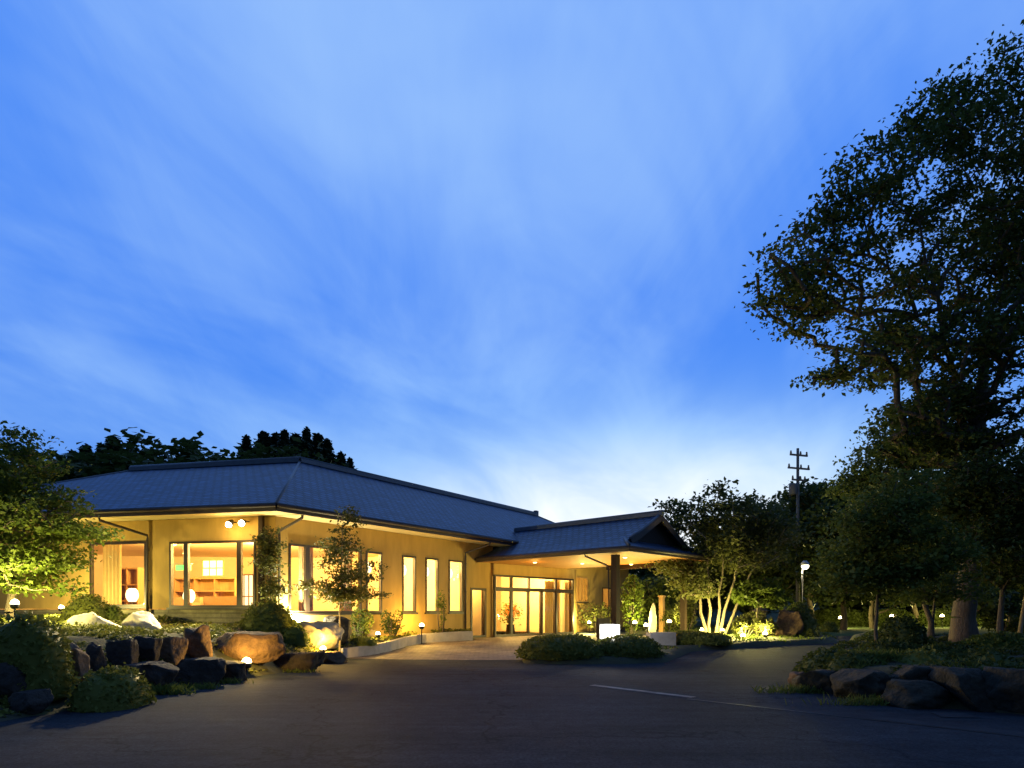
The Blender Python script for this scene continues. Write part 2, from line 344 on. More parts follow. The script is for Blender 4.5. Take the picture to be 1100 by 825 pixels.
def seg_dist(P, a, b):
    a, b = np.array(a), np.array(b); d = b - a; t = np.clip(((P - a) @ d) / (d @ d), 0, 1)
    return np.linalg.norm(P - (a + t[:, None] * d), axis=1)
def inside(P, poly):
    x, y = P[:, 0], P[:, 1]; r = np.zeros(len(P), bool); n = len(poly)
    for i in range(n):
        (x1, y1), (x2, y2) = poly[i], poly[(i + 1) % n]
        if y1 == y2: continue
        c = ((y1 > y) != (y2 > y)) & (x < (x2 - x1) * (y - y1) / (y2 - y1) + x1); r ^= c
    return r
def zdrive_np(y):
    t = np.clip((y - 18) / 10, 0, 1); return .25 * t * t * (3 - 2 * t)
kerb_bot = [(368.7, 707), (385, 705.5), (403.6, 703), (420, 699.5), (437, 694.5), (458, 690.5), (482, 689), (508, 688)]
front_px = [(-330, 772), (-60, 779), (0, 776), (60, 766), (128, 753), (180, 743), (235, 734), (300, 723), (345, 714)]
front = [ground_at(*q) for q in front_px] + [ground_at(*q) for q in kerb_bot]
BEDS = []
def bed(name, poly, edge, H, W, m, step, bmp=.05):
    poly = [(p_[0], p_[1]) for p_ in poly]
    BEDS.append(dict(name=name, poly=poly, edge=edge, H=H, W=W, m=m, step=step, bmp=bmp))
def bed_z(b, P):
    ins = inside(P, b['poly']); d = np.full(len(P), 1e9)
    for a, c in b['edge']: d = np.minimum(d, seg_dist(P, a, c))
    H = b['H'](P) if callable(b['H']) else b['H']; W = b['W'](P) if callable(b['W']) else b['W']
    t = np.clip(d / W, 0, 1); s = t * t * (3 - 2 * t)
    nz = np.sin(P[:, 0] * 2.1 + P[:, 1] * 1.3) * np.sin(P[:, 1] * 2.7 - P[:, 0] * .8) * b['bmp']
    zin = .02 + (H + nz) * s; zout = -.06 - np.clip(d, 0, .3) * .3
    return zdrive_np(P[:, 1]) * 0 + np.where(ins, zin, zout) + zdrive_np(P[:, 1]), ins
def terrain(x, y):
    z = zdrive(y)
    for b in BEDS:
        zz, i = bed_z(b, np.array([[x, y]], float))
        if i[0]: z = max(z, float(zz[0]))
    return z
def hit(px, py, y0=7.0, y1=60.0):
    dy = (py - HZ) / F; dx = (px - CX) / F; y = y0
    while y < y1:
        if EYE - dy * y <= terrain(dx * y, y): return Vector((dx * y, y, EYE - dy * y))
        y += .05
    return Vector((dx * y, y, terrain(dx * y, y)))
def edges(pts, closed=False): return [(tuple(pts[i][:2]), tuple(pts[(i + 1) % len(pts)][:2])) for i in range(len(pts) - (0 if closed else 1))]

lg_poly = front + [LW(10.1), LW(5), C2, LF(8), LF(22), Vector((-34, 20))]
bed('garden_bed', lg_poly, edges(front), lambda P: np.where(P[:, 0] < -8, .95 + np.clip(-10 - P[:, 0], 0, 2.5) * .1, np.where(P[:, 0] > -5, .32, .95 + (P[:, 0] + 8) / 3 * -.63)),
    lambda P: np.clip(2.6 - (P[:, 0] + 8) * .8, .3, 2.6), M['soil'], .22)
isl_front = [ground_at(*q) for q in [(905, 700), (873, 712), (857, 727), (862, 737), (885, 745), (930, 753), (1000, 760), (1100, 768), (1300, 784)]]
isl_poly = isl_front + [Vector((18, 9)), Vector((18, 21)), Vector((14, 22.5)), ground_at(985, 690), ground_at(945, 693)]
bed('planted_island', isl_poly, edges(isl_front), .55, .9, M['soil'], .2)
pb_front = [Vector(q) for q in [(.3, 19.6), (.35, 18.5), (1.5, 18.15), (3.2, 18.3), (4.5, 18.8), (5.3, 20.4), (6.2, 22.2), (8.1, 23.4), (10.0, 24.4), (12.3, 25.3), (13.6, 26.6), (15.0, 31.0)]]
pb_poly = pb_front + [Vector((15, 42)), Vector((7.5, 46)), Vector((6.5, 36)), Vector((8.5, 29.5)), EN(6.4, 1.2), Vector((3.2, 23.2)), Vector((.8, 20.4))]
bed('planting_bed', pb_poly, edges([Vector(q) for q in pb_poly], True), .14, .25, M['soil'], .25, .03)
lawn_poly = [Vector(q) for q in [(15.2, 32.0), (40, 31.0), (60, 40), (60, 70), (15, 70)]]
bed('lawn', lawn_poly, edges(lawn_poly, True), .12, .6, M['lawn'], .8, .03)
for b in BEDS:
    xs = [p_[0] for p_ in b['poly']]; ys = [p_[1] for p_ in b['poly']]; s = b['step']
    gx = np.arange(min(xs) - .6, max(xs) + .6 + s, s); gy = np.arange(min(ys) - .6, max(ys) + .6 + s, s)
    A, B = np.meshgrid(gx, gy); P = np.stack([A.ravel(), B.ravel()], 1); z, ins = bed_z(b, P)
    nx, ny = len(gx), len(gy); keep = ins.reshape(ny, nx); mb = MB(); mb.v = [(p_[0], p_[1], q) for p_, q in zip(P, z)]
    near = keep.copy()
    near[1:, :] |= keep[:-1, :]; near[:-1, :] |= keep[1:, :]; near[:, 1:] |= keep[:, :-1]; near[:, :-1] |= keep[:, 1:]
    used = {}
    for j in range(ny - 1):
        for i in range(nx - 1):
            if keep[j:j + 2, i:i + 2].any():
                mb.f.append((j * nx + i, j * nx + i + 1, (j + 1) * nx + i + 1, (j + 1) * nx + i)); mb.uv.append(None); mb.mi.append(0); mb.sm.append(True)
    idx = sorted({k for f in mb.f for k in f}); re_ = {k: i for i, k in enumerate(idx)}
    mb.v = [mb.v[k] for k in idx]; mb.f = [tuple(re_[k] for k in f) for f in mb.f]
    structure(mb.build(b['name'], b['m']))
def sheet(name, xs, ys, dz, m):
    mb = MB(); mb.v = [(x, y, zdrive(y) + dz) for y in ys for x in xs]; n = len(xs)
    for j in range(len(ys) - 1):
        for i in range(n - 1): mb.f.append((j * n + i, j * n + i + 1, (j + 1) * n + i + 1, (j + 1) * n + i)); mb.uv.append(None); mb.mi.append(0); mb.sm.append(True)
    return structure(mb.build(name, m))
sheet('ground', [-900, -100, 100, 900], [-200, 0] + [18 + .5 * k for k in range(21)] + [60, 1200], -.09, M['ground'])
sheet('driveway', [-26, 0, 60], [-8, 0, 10] + [18 + .25 * k for k in range(41)] + [34, 46], 0.0, M['asphalt'])
mb = MB(); nx = 60
for j in range(5):
    for i in range(nx + 1):
        x = -160 + 320 * i / nx; hh = 5.5 + 2.5 * noise.noise(Vector((x * .03, 0, 3))) + 1.2 * noise.noise(Vector((x * .11, 5, 0)))
        mb.v.append((x, 85 + j * 9, (0, .62, 1, .8, 0)[j] * hh - .2))
for j in range(4):
    for i in range(nx): mb.f.append((j * (nx + 1) + i, j * (nx + 1) + i + 1, (j + 1) * (nx + 1) + i + 1, (j + 1) * (nx + 1) + i)); mb.uv.append(None); mb.mi.append(0); mb.sm.append(True)
structure(mb.build('hills', M['ground']))
# block paved apron before the entrance
def strip_poly(name, poly, dz, m, uvs=True, step=.25):
    bm = bmesh.new(); vs_ = [bm.verts.new((p_[0], p_[1], 0)) for p_ in poly]; bm.faces.new(vs_)
    ys = [p_[1] for p_ in poly]; y = math.ceil(min(ys) / step) * step
    while y < max(ys):
        bmesh.ops.bisect_plane(bm, geom=bm.verts[:] + bm.edges[:] + bm.faces[:], plane_co=(0, y, 0), plane_no=(0, 1, 0)); y += step
    for v in bm.verts: v.co.z = zdrive(v.co.y) + dz
    bm.normal_update()
    for f in bm.faces:
        if f.normal.z < 0: f.normal_flip()
    uv = bm.loops.layers.uv.new('UVMap')
    for f in bm.faces:
        for l in f.loops:
            q = Vector((l.vert.co.x, l.vert.co.y)); l[uv].uv = (q.dot(RR), q.dot(CC))
    me = bpy.data.meshes.new(name); bm.to_mesh(me); bm.free(); me.materials.append(m)
    return structure(link(me, name, None, Vector((0, 0, 0))))
kb = [ground_at(*q) for q in kerb_bot]
strip_poly('entrance_paving', [kb[0] + Vector((.1, -.1)), ground_at(430, 708.5), ground_at(500, 709), ground_at(556, 709), Vector((.6, 20.2)), Vector((3.0, 23.0)), EN(6.3, .6), EN(6.3, 7.5), EN(.02, 7.5), EN(.02, 0), LW(11.6, .02), LW(10.2, .02)] + [k + Vector((.05, -.05)) for k in kb[:0:-1]], .004, M['paving'])
# concrete drain strip across the mouth of the drive, faded white line at its left end
gA, gB = ground_at(640, 738), ground_at(1100, 789); gd = (gB - gA).normalized(); gn = Vector((-gd.y, gd.x))
def road_strip(name, a, b, w_, dz, m): return strip_poly(name, [a - gn * w_ / 2, b - gn * w_ / 2, b + gn * w_ / 2, a + gn * w_ / 2], dz, m)
road_strip('drain_strip', gA + gd * 2.2, gB + gd * 8, .34, .004, M['gutter_c'])
road_strip('drain_gap', gA + gd * 2.2 - gn * .21, gB + gd * 8 - gn * .21, .05, .005, M['black'])
lA, lB = ground_at(636, 736.3), ground_at(745, 749.5); ld = (lB - lA).normalized(); lnn = Vector((-ld.y, ld.x))
strip_poly('road_line', [lA - lnn * .09, lB - lnn * .09, lB + lnn * .09, lA + lnn * .09], .009, M['paint'])
pc = ground_at(1022, 769); strip_poly('drain_cover', [pc + Vector(q) for q in ((-.25, -.18), (.28, -.22), (.34, .25), (-.12, .3))], .010, M['gutter_c'])

# ------------------------------------------------------------------ the inn building
inn = empty('inn_building', (C2.x, C2.y, 0), 'low inn with blue grey tiled hip roof, lit cream walls and glowing windows', 'building')
ZS, ZE, ZR = 4.57, 4.82, 7.75                       # soffit, eave top, ridge
def panel(mb, org, d, out, L_, z0, z1, holes, th=.16, uvz=True):
    xs = sorted({0, L_} | {h[0] for h in holes} | {h[1] for h in holes}); zs = sorted({z0, z1} | {h[2] for h in holes} | {h[3] for h in holes})
    nx, nz = len(xs) - 1, len(zs) - 1
    full = [[not any(h[0] - 1e-6 <= (xs[i] + xs[i + 1]) / 2 <= h[1] and h[2] <= (zs[k] + zs[k + 1]) / 2 <= h[3] for h in holes) for k in range(nz)] for i in range(nx)]
    def pt(x, z, dp): q = org + d * x - out * dp; return (q.x, q.y, z)
    for i in range(nx):
        for k in range(nz):
            if not full[i][k]: continue
            a, b, lo, hi = xs[i], xs[i + 1], zs[k], zs[k + 1]; uv = [(a, lo), (b, lo), (b, hi), (a, hi)]
            mb.face([pt(a, lo, 0), pt(b, lo, 0), pt(b, hi, 0), pt(a, hi, 0)], uv)
            mb.face([pt(a, lo, th), pt(a, hi, th), pt(b, hi, th), pt(b, lo, th)], [uv[0], uv[3], uv[2], uv[1]])
            for (di, dk, p_, q_) in ((-1, 0, (a, lo), (a, hi)), (1, 0, (b, hi), (b, lo)), (0, -1, (b, lo), (a, lo)), (0, 1, (a, hi), (b, hi))):
                ii, kk = i + di, k + dk
                if 0 <= ii < nx and 0 <= kk < nz and full[ii][kk]: continue
                mb.face([pt(*p_, 0), pt(*q_, 0), pt(*q_, th), pt(*p_, th)], [p_, q_, q_, p_])
def window(org, d, out, a0, a1, z0, z1, mull=(), trans=(), fw=.07, name='window', m=None, deep=.02, sill=True, parent=None):
    mb = MB()
    def P_(x, z, o): q = org + d * x + out * o; return Vector((q.x, q.y, z))
    def bx(xa, xb, za, zb, o0=-.09, o1=.035):
        q = [P_(xa, za, o0), P_(xb, za, o0), P_(xb, za, o1), P_(xa, za, o1)]
        mb.hexa(q, [p_ + Vector((0, 0, zb - za)) for p_ in q])
    bx(a0, a0 + fw, z0, z1); bx(a1 - fw, a1, z0, z1); bx(a0 + fw, a1 - fw, z1 - fw, z1); bx(a0 + fw, a1 - fw, z0, z0 + fw)
    for mx, mw in mull: bx(mx - mw / 2, mx + mw / 2, z0 + fw, z1 - fw, -.08, .025)
    for mz, mw in trans: bx(a0 + fw, a1 - fw, mz - mw / 2, mz + mw / 2, -.075, .03)
    o = mb.build(name, m or M['frame'], parent or inn)
    if sill:
        sb = MB(); q = [P_(a0 - .06, z0 - .07, -.02), P_(a1 + .06, z0 - .07, -.02), P_(a1 + .06, z0 - .07, .09), P_(a0 - .06, z0 - .07, .09)]
        sb.hexa(q, [p_ + Vector((0, 0, .065)) for p_ in q]); sb.build('sill', M['frame'], o)
    cuts = [a0 + fw] + sorted([mx for mx, _ in mull]) + [a1 - fw]
    for i in range(len(cuts) - 1):
        g = MB(); g.face([P_(cuts[i], z0 + fw, -.03), P_(cuts[i + 1], z0 + fw, -.03), P_(cuts[i + 1], z1 - fw, -.03), P_(cuts[i], z1 - fw, -.03)])
        g.build('pane', M['glass'], o)
    return o
lout, fout = -NP, -NQ
s_ = lambda px: tpx(px, C2, Q2)
FW = [(s_(275), s_(182.5), 1.63, 3.82, [(s_(257), .16), (s_(200), .16)]), (s_(157.5), s_(97), 1.66, 3.86, [])]
LWn = [(tpx(310), tpx(388), 1.44, 3.74, [(tpx(330), .17)]), (tpx(393), tpx(410), 1.44, 3.74, []), (tpx(432), tpx(446.5), 1.44, 3.72, []),
       (tpx(457), tpx(470.5), 1.44, 3.72, []), (tpx(482), tpx(496.5), 1.44, 3.72, [])]
dr = (tpx(505.5), tpx(522), .27, 2.55)
T1 = 11.93
mb = MB(); panel(mb, C2, P2, lout, T1, 1.0, ZS, [(a, b, z0, z1) for a, b, z0, z1, _ in LWn] + [(dr[0], dr[1], 1.0, dr[3])]); panel(mb, C2, P2, lout, T1, -.1, 1.0, [(dr[0], dr[1], dr[2], 1.0)])
tag(mb.build('long_wall', M['stucco'], inn))
mb = MB(); panel(mb, C2, Q2, fout, 17.0, 1.58, ZS, [(a, b, max(z0, 1.58), z1) for a, b, z0, z1, _ in FW]); mb.build('front_wall', M['stucco'], inn)
mb = MB(); panel(mb, C2 + NQ * .03, Q2, fout, 17.0, -.1, 1.56, []); mb.build('base_wall', M['siding'], inn, )
T2 = 17.75
BW = [(tpx(616), tpx(631), 2.0, 3.48), (tpx(647), tpx(656), 1.55, 2.95)]
mb = MB(); panel(mb, C2 + P2 * T2, P2, lout, 27.5 - T2, -.1, ZS, [(a - T2, b - T2, z0, z1) for a, b, z0, z1 in BW]); mb.build('rear_wall', M['stucco'], inn)
for a, b, z0, z1, mu in FW: window(C2, Q2, fout, a, b, z0, z1, mu)
for a, b, z0, z1, mu in LWn: window(C2, P2, lout, a, b, z0, z1, mu)
a, b, z0, z1 = BW[0]; window(C2, P2, lout, a, b, z0, z1, [(a + (b - a) * k / 4, .05) for k in (1, 2, 3)], m=M['wood'])
a, b, z0, z1 = BW[1]; window(C2, P2, lout, a, b, z0, z1)
window(C2, P2, lout, dr[0], dr[1], dr[2], dr[3], name='side_door', sill=False, fw=.1)
# entrance front
r_ = lambda px: tpx(px, D2, RR)
g0, g1x = r_(531), r_(616)
EW = 6.35
mb = MB(); panel(mb, D2, RR, CC, EW, .2, 3.74, [(g0, g1x, .2, 3.22)]); mb.build('entrance_wall', M['stucco'], inn)
mb = MB(); panel(mb, EN(0, EW), -CC, RR, 1.1, .2, 3.74, [], .14); mb.build('entrance_return', M['stucco'], inn)
zl = 2.5
window(D2, RR, CC, g0, g1x, 2.54, 3.22, [(r_(549.5), .13), (r_(568.5), .09), (r_(597), .13)], name='transom_window', sill=False, fw=.09)
window(D2, RR, CC, g0, r_(568.5), .26, 2.54, [(r_(549.5), .15)], name='side_light', sill=False, fw=.1)
window(D2, RR, CC, r_(597), g1x, .26, 2.54, [], name='side_light', sill=False, fw=.1)
for x0, x1, dp in ((r_(568.5), r_(583.2), -.1), (r_(582.6), r_(597), -.04)):
    window(D2 + CC * dp, RR, CC, x0, x1, .26, 2.54, [], name='sliding_door', sill=False, fw=.075)
# corner post and downpipes
mb = MB(); q = LF(.42, .12); mb.box((q.x, q.y, 2.95), (.15, .13, 3.24), Q2); mb.build('corner_post', M['darkwood'], inn)
def downpipe(top, wallp, zt, zb):
    mb = MB(); mb.tube([v3(top, ZS - .02), v3(top, ZS - .1), v3(wallp, zt), v3(wallp, zt - .15), v3(wallp, zb)], .045, 8)
    for z in (zt - .5, (zt + zb) / 2, zb + .4): mb.lathe(v3(wallp, z), [(.06, -.02), (.06, .02)], 8)
    mb.build('downpipe', M['fascia'], inn)
downpipe(E2 + P2 * .95, LW(.1, .07), 4.1, .9)
downpipe(E2 + Q2 * 6.4, LF(s_(160), .07), 4.05, 1.0)
downpipe(E2 + P2 * 11.0, LW(9.75, .07), 4.1, .6)
# roof
def ab(a, b): return E2 + P2 * a + Q2 * b
A_ = 7.37; rp = dict(a=(0, 0, ZE), b=(0, 18, ZE), c=(2 * A_, 18, ZE), d=(2 * A_, 12, ZE), e=(29, 12, ZE), f=(29, 0, ZE), p0=(A_, 6, ZR), p1=(A_, 14.3, ZR), p2=(25.97, 6, ZR))
G3 = {k: v3(ab(v[0], v[1]), v[2]) for k, v in rp.items()}
def roof_face(mb, pts, eave):
    u = Vector((eave[1] - eave[0])).normalized(); n = (pts[1] - pts[0]).cross(pts[2] - pts[0]).normalized()
    if n.z < 0: n = -n; pts = pts[::-1]
    vdir = n.cross(u).normalized()
    mb.face(pts, [((p_ - eave[0]).dot(u), (p_ - eave[0]).dot(vdir)) for p_ in pts])
mb = MB()
roof_face(mb, [G3['a'], G3['b'], G3['p1'], G3['p0']], (G3['a'], G3['b']))
roof_face(mb, [G3['b'], G3['c'], G3['p1']], (G3['b'], G3['c']))
roof_face(mb, [G3['c'], G3['d'], G3['p0'], G3['p1']], (G3['c'], G3['d']))
roof_face(mb, [G3['d'], G3['e'], G3['p2'], G3['p0']], (G3['d'], G3['e']))
roof_face(mb, [G3['e'], G3['f'], G3['p2']], (G3['e'], G3['f']))
roof_face(mb, [G3['f'], G3['a'], G3['p0'], G3['p2']], (G3['f'], G3['a']))
roof = mb.build('roof', M['roof'], inn)
outline = ['a', 'b', 'c', 'd', 'e', 'f']
mb = MB(); mb.prism([tuple(G3[k].xy) for k in outline], ZS + .012, ZS + .05); mb.build('soffit', M['soffit'], inn)
mb = MB(); gt = MB()
for k in range(6):
    a, b = G3[outline[k]], G3[outline[(k + 1) % 6]]
    mb.bar(v3(a.xy, ZS + .115), v3(b.xy, ZS + .115), .06, .24)
    ce = (G3['p0'] + G3['p1'] + G3['p2']) / 3; d = (b - a).normalized(); nn = Vector((-d.y, d.x, 0))
    if nn.dot(a - ce) < 0: nn = -nn
    gt.tube([v3((a + nn * .07).xy, ZE - .09), v3((b + nn * .07).xy, ZE - .09)], .06, 8)
mb.build('fascia', M['fascia'], inn); gt.build('gutter', M['fascia'], inn)
mb = MB()
for a, b in (('p0', 'p1'), ('p0', 'p2')):
    mb.bar(G3[a] + Vector((0, 0, .06)), G3[b] + Vector((0, 0, .06)), .24, .16); mb.tube([G3[a] + Vector((0, 0, .15)), G3[b] + Vector((0, 0, .15))], .085, 8)
mb.box(G3['p2'] + Vector((0, 0, .14)), (.3, .2, .36), P2)
for a, b in (('p0', 'a'), ('p1', 'b'), ('p1', 'c'), ('p2', 'e'), ('p2', 'f')):
    mb.tube([G3[a] + Vector((0, 0, .0)), G3[b] + Vector((0, 0, -.02))], .05, 8)
mb.build('ridge_cap', M['ridge'], roof)
# canopy over the drive
can = MB(); RM = 2.2; prof = [(0, 5.50), (.8, 5.06), (1.6, 4.65), (2.3, 4.32), (2.9, 4.10), (3.4, 3.95)]; CB, CG, CF = -.7, 7.45, 8.2
def cp(c, r, z): q = EN(c, RM + r); return Vector((q.x, q.y, z))
for sgn in (-1, 1):
    v = 0
    for (r0, za), (r1, zb) in zip(prof[:-1], prof[1:]):
        dv = math.hypot(r1 - r0, za - zb)
        c0 = CG + .18 if r0 < 2.3 else 7.3 + (r0 - 2.3) / 1.1 * .9; c1 = CG + .18 if r0 < 2.3 else 7.3 + (r1 - 2.3) / 1.1 * .9
        pts = [cp(CB, sgn * r0, za), cp(c0, sgn * r0, za), cp(c1, sgn * r1, zb), cp(CB, sgn * r1, zb)]; uv = [(CB, -v), (c0, -v), (c1, -v - dv), (CB, -v - dv)]
        if sgn > 0: pts, uv = pts[::-1], uv[::-1]
        can.face(pts, uv); v += dv
        if r0 >= 2.3: can.face([cp(c0, -r0, za), cp(c0, r0, za), cp(c1, r1, zb), cp(c1, -r1, zb)], [(-r0, -v), (r0, -v), (r1, -v - dv), (-r1, -v - dv)]) if sgn > 0 else None
croof = can.build('canopy_roof', M['roof'], inn)
mb = MB(); mb.add([cp(7.28, -2.35, 4.25), cp(7.28, 2.35, 4.25), cp(7.28, 0, 5.46)], [(0, 1, 2)]); mb.build('gable', M['gable'], croof)
mb = MB()
for sgn in (-1, 1):
    for (r0, za), (r1, zb) in zip(prof[:3], prof[1:4]): mb.bar(cp(CG + .14, sgn * r0, za - .10), cp(CG + .14, sgn * r1, zb - .10), .07, .24)
mb.build('bargeboard', M['fascia'], croof)
mb = MB(); mb.bar(cp(CB, 0, 5.55), cp(CG + .22, 0, 5.56), .22, .15); mb.tube([cp(CB, 0, 5.63), cp(CG + .25, 0, 5.64)], .08, 8)
for sgn in (-1, 1):
    mb.tube([cp(7.3, sgn * 2.3, 4.36), cp(8.2, sgn * 3.4, 3.98)], .07, 8); mb.tube([cp(CG + .1, sgn * r, z + .03) for r, z in prof[:4]], .07, 8)
mb.build('ridge_cap', M['ridge'], croof)
mb = MB(); mb.prism([tuple(EN(c, r)) for c, r in ((.02, RM - 3.3), (8.12, RM - 3.3), (8.12, RM + 3.3), (.02, RM + 3.3))], 3.745, 3.79); mb.build('canopy_ceiling', M['wood_ceiling'], inn)
mb = MB(); gt = MB()
cc_ = [(-.2, -3.38), (8.18, -3.38), (8.18, 3.38), (-.2, 3.38)]
for (c0, r0), (c1, r1) in zip(cc_[:-1], cc_[1:]):
    mb.bar(cp(c0, r0, 3.84), cp(c1, r1, 3.84), .07, .22)
for (c0, r0), (c1, r1) in zip([(-.2, -3.5), (8.3, -3.5), (8.3, 3.5)], [(8.3, -3.5), (8.3, 3.5), (-.2, 3.5)]): gt.tube([cp(c0, r0, 3.86), cp(c1, r1, 3.86)], .06, 8)
mb.build('fascia', M['fascia'], croof); gt.build('gutter', M['fascia'], croof)
mb = MB(); mb.bar(cp(3.0, 2.75, 3.63), cp(7.6, 2.75, 3.63), .2, .22); mb.build('canopy_beam', M['darkwood'], inn)
for c, r, cw in ((7.2, -2.8, .25), (7.15, 2.75, .23)):
    q = EN(c, RM + r); mb = MB(); mb.box((q.x, q.y, 1.9), (cw, cw, 3.6), CC)
    o = mb.build('column', M['darkwood'], inn)
    mb = MB(); mb.box((q.x, q.y, .32), (.5, .5, .22), CC); mb.build('column_base', M['concrete'], o)
mb = MB(); mb.tube([cp(6.2, -3.45, 3.8), cp(6.2, -3.42, 3.66), cp(6.9, -2.98, 3.3), cp(7.0, -2.98, 3.2), cp(7.0, -2.98, .4)], .035, 8); mb.build('downpipe', M['fascia'], croof)
# rooms
lounge = [LW(.3, -.35), LF(14, -.3), LF(14, -8.2), LW(9.9, -7.2), LW(9.9, -.3)]
def room(poly, z0, z1, open_=()):
    mb = MB(); mb.prism([tuple(q) for q in poly], z0 - .05, z0); mb.build('interior_floor', M['ifloor'], inn)
    mb = MB(); mb.prism([tuple(q) for q in poly], z1, z1 + .05); mb.build('interior_ceiling', M['iceil'], inn)
    for i in range(len(poly)):
        if i in open_: continue
        a, b = poly[i], poly[(i + 1) % len(poly)]; mb = MB(); mb.bar(v3(a, (z0 + z1) / 2), v3(b, (z0 + z1) / 2), .08, z1 - z0 - .01); mb.build('interior_wall', M['iwall'], inn)
room(lounge, 1.2, 4.2, open_=(0, 4))
lobby = [EN(-.3, .0), EN(-.3, 6.1), EN(-5.8, 6.1), EN(-5.8, 0)]
room(lobby, .25, 3.55, open_=(0,))
hall = [LW(10.0, -.25), LW(11.4, -.25), LW(11.4, -2.2), LW(10.0, -2.2)]
room(hall, .25, 3.2, open_=(0,))
back = [LW(18.3, -.3), LW(27, -.3), LW(27, -4), LW(18.3, -4)]
room(back, .3, 4.0, open_=(0,))

def lamp(name, loc, power, color=(1, .60, .17), rad=.12, parent=None, kind='POINT', spot=None):
    l = bpy.data.lights.new(name, kind); l.energy = power; l.color = color; l.shadow_soft_size = rad
    if spot: l.spot_size = spot[0]; l.spot_blend = spot[1]
    o = bpy.data.objects.new(name, l); COL.objects.link(o)
    if parent: o.parent = parent; o.location = Vector(loc) - Vector(ORG[parent.name])
    else: o.location = loc
    return o
WARM = (1, .62, .17); GOLD = (1, .58, .10); YELL = (1, .84, .25); AMBER = (1, .50, .085)
def lf(s, depth, z): q = LF(s, -depth); return Vector((q.x, q.y, z))
def lw(t, depth, z): q = LW(t, -depth); return Vector((q.x, q.y, z))
# ceiling lights of the rooms: flush round fittings
def ceiling_light(loc, power, label, group=None, color=WARM):
    o = empty('ceiling_light', loc, label, 'ceiling light', group)
    mb = MB(); mb.lathe(Vector(loc), [(.26, 0), (.26, -.05), (.22, -.06)], 20); mb.build('rim', M['wood'], o)
    mb = MB(); mb.lathe(Vector(loc), [(.22, -.061), (.2, -.11), (.08, -.13)], 20); mb.build('diffuser', M['paper'], o)
    lamp('ceiling_bulb', Vector(loc) + Vector((0, 0, -.3)), power * 3.0, color, .2, o)
ceiling_light(lf(3.0, 4.2, 4.19), 520, 'round ceiling light in the lounge behind the wide front window')
ceiling_light(lf(6.4, 3.0, 4.19), 340, 'round ceiling light in the room behind the left front window')
ceiling_light(lw(2.2, 2.2, 4.19), 620, 'round ceiling light just inside the wide window on the long wall')
ceiling_light(lw(7.0, 2.4, 4.19), 800, 'round ceiling light inside behind the row of narrow windows')
ceiling_light(v3(EN(-1.8, 1.6), 3.54), 380, 'round lobby ceiling light on the left behind the entrance glass')
ceiling_light(v3(EN(-2.2, 4.4), 3.54), 380, 'round lobby ceiling light on the right above the sliding doors')
ceiling_light(lw(10.7, 1.2, 3.19), 90, 'round ceiling light behind the narrow side door')
ceiling_light(lw(21.5, 2.0, 3.99), 160, 'round ceiling light in the back room with the lattice window')
# pendants behind the narrow windows
pend = None
PL = ['first narrow window, next to the wide one', 'second narrow window from the left', 'third narrow window from the left', 'last narrow window, nearest the entrance']
for k, px in enumerate((401, 439, 463.5, 489)):
    p_ = lw(tpx(px) + .15, .55, 3.18)
    if pend is None:
        pend = empty('pendant_lamp', p_, None, 'pendant lamp', 'pendant lamps behind the narrow windows')
        mb = MB(); mb.tube([p_ + Vector((0, 0, .2)), p_ + Vector((0, 0, 1.0))], .012, 6); mb.build('cord', M['black'], pend)
        mb = MB(); mb.lathe(p_, [(.10, -.26), (.19, -.16), (.22, 0), (.18, .15), (.08, .24)], 18); mb.build('lamp_shade', M['paper'], pend)
        o = pend
    else: o = dup(pend); o.location = p_
    o['label'] = 'glowing round pendant lamp behind the ' + PL[k]
# lounge furniture
def shelf_unit(loc, d, wd, ht, dp, label):
    o = empty('shelf_unit', loc, label, 'shelf'); loc = Vector(loc); n = Vector((-d.y, d.x))
    mb = MB(); mb.box(loc + Vector((0, 0, ht / 2)), (wd, .03, ht), d); mb.build('back_panel', M['wood'], o)
    for k in range(4):
        mb = MB(); mb.box(loc - v3(n, 0) * dp / 2 + Vector((0, 0, .05 + k * (ht - .1) / 3)), (wd, dp, .05), d); mb.build('shelf', M['wood'], o)
    for x in (-1, -.33, .33, 1):
        mb = MB(); mb.box(loc - v3(n, 0) * dp / 2 + v3(d, 0) * x * (wd / 2 - .02) + Vector((0, 0, ht / 2)), (.05, dp - .02, ht), d); mb.build('upright', M['wood'], o)
    return o
shelf_unit(v3(at(225, 655, 28.0), 1.2), -Q2, 3.0, 1.75, .35, 'wooden shelf unit at the back of the lounge behind the wide front window')
def sofa(loc, d, wd, label):
    o = empty('sofa', loc, label, 'sofa', ); loc = Vector(loc); n = v3(Vector((-d.y, d.x)), 0); dd = v3(d, 0)
    mb = MB(); mb.box(loc + Vector((0, 0, .22)), (wd, .8, .34), d); mb.build('seat', M['sofa'], o)
    mb = MB(); mb.box(loc + n * .36 + Vector((0, 0, .62)), (wd, .2, .5), d); mb.build('backrest', M['sofa'], o)
    for s in (-1, 1):
        mb = MB(); mb.box(loc + dd * s * (wd / 2 + .09) + Vector((0, 0, .32)), (.18, .82, .6), d); mb.build('armrest', M['sofa'], o)
    for sx in (-1, 1):
        for sy in (-1, 1): mb = MB(); mb.box(loc + dd * sx * (wd / 2 - .05) + n * sy * .32 + Vector((0, 0, .03)), (.06, .06, .06), d); mb.build('leg', M['darkwood'], o)
sofa(v3(at(236, 655, 24.6), 1.2), -Q2, 1.8, 'red brown sofa in the lounge seen through the wide front window')
sofa(v3(at(196, 655, 26.0), 1.2), -Q2, 1.2, 'small red brown sofa deep in the lounge beside the shelf unit')
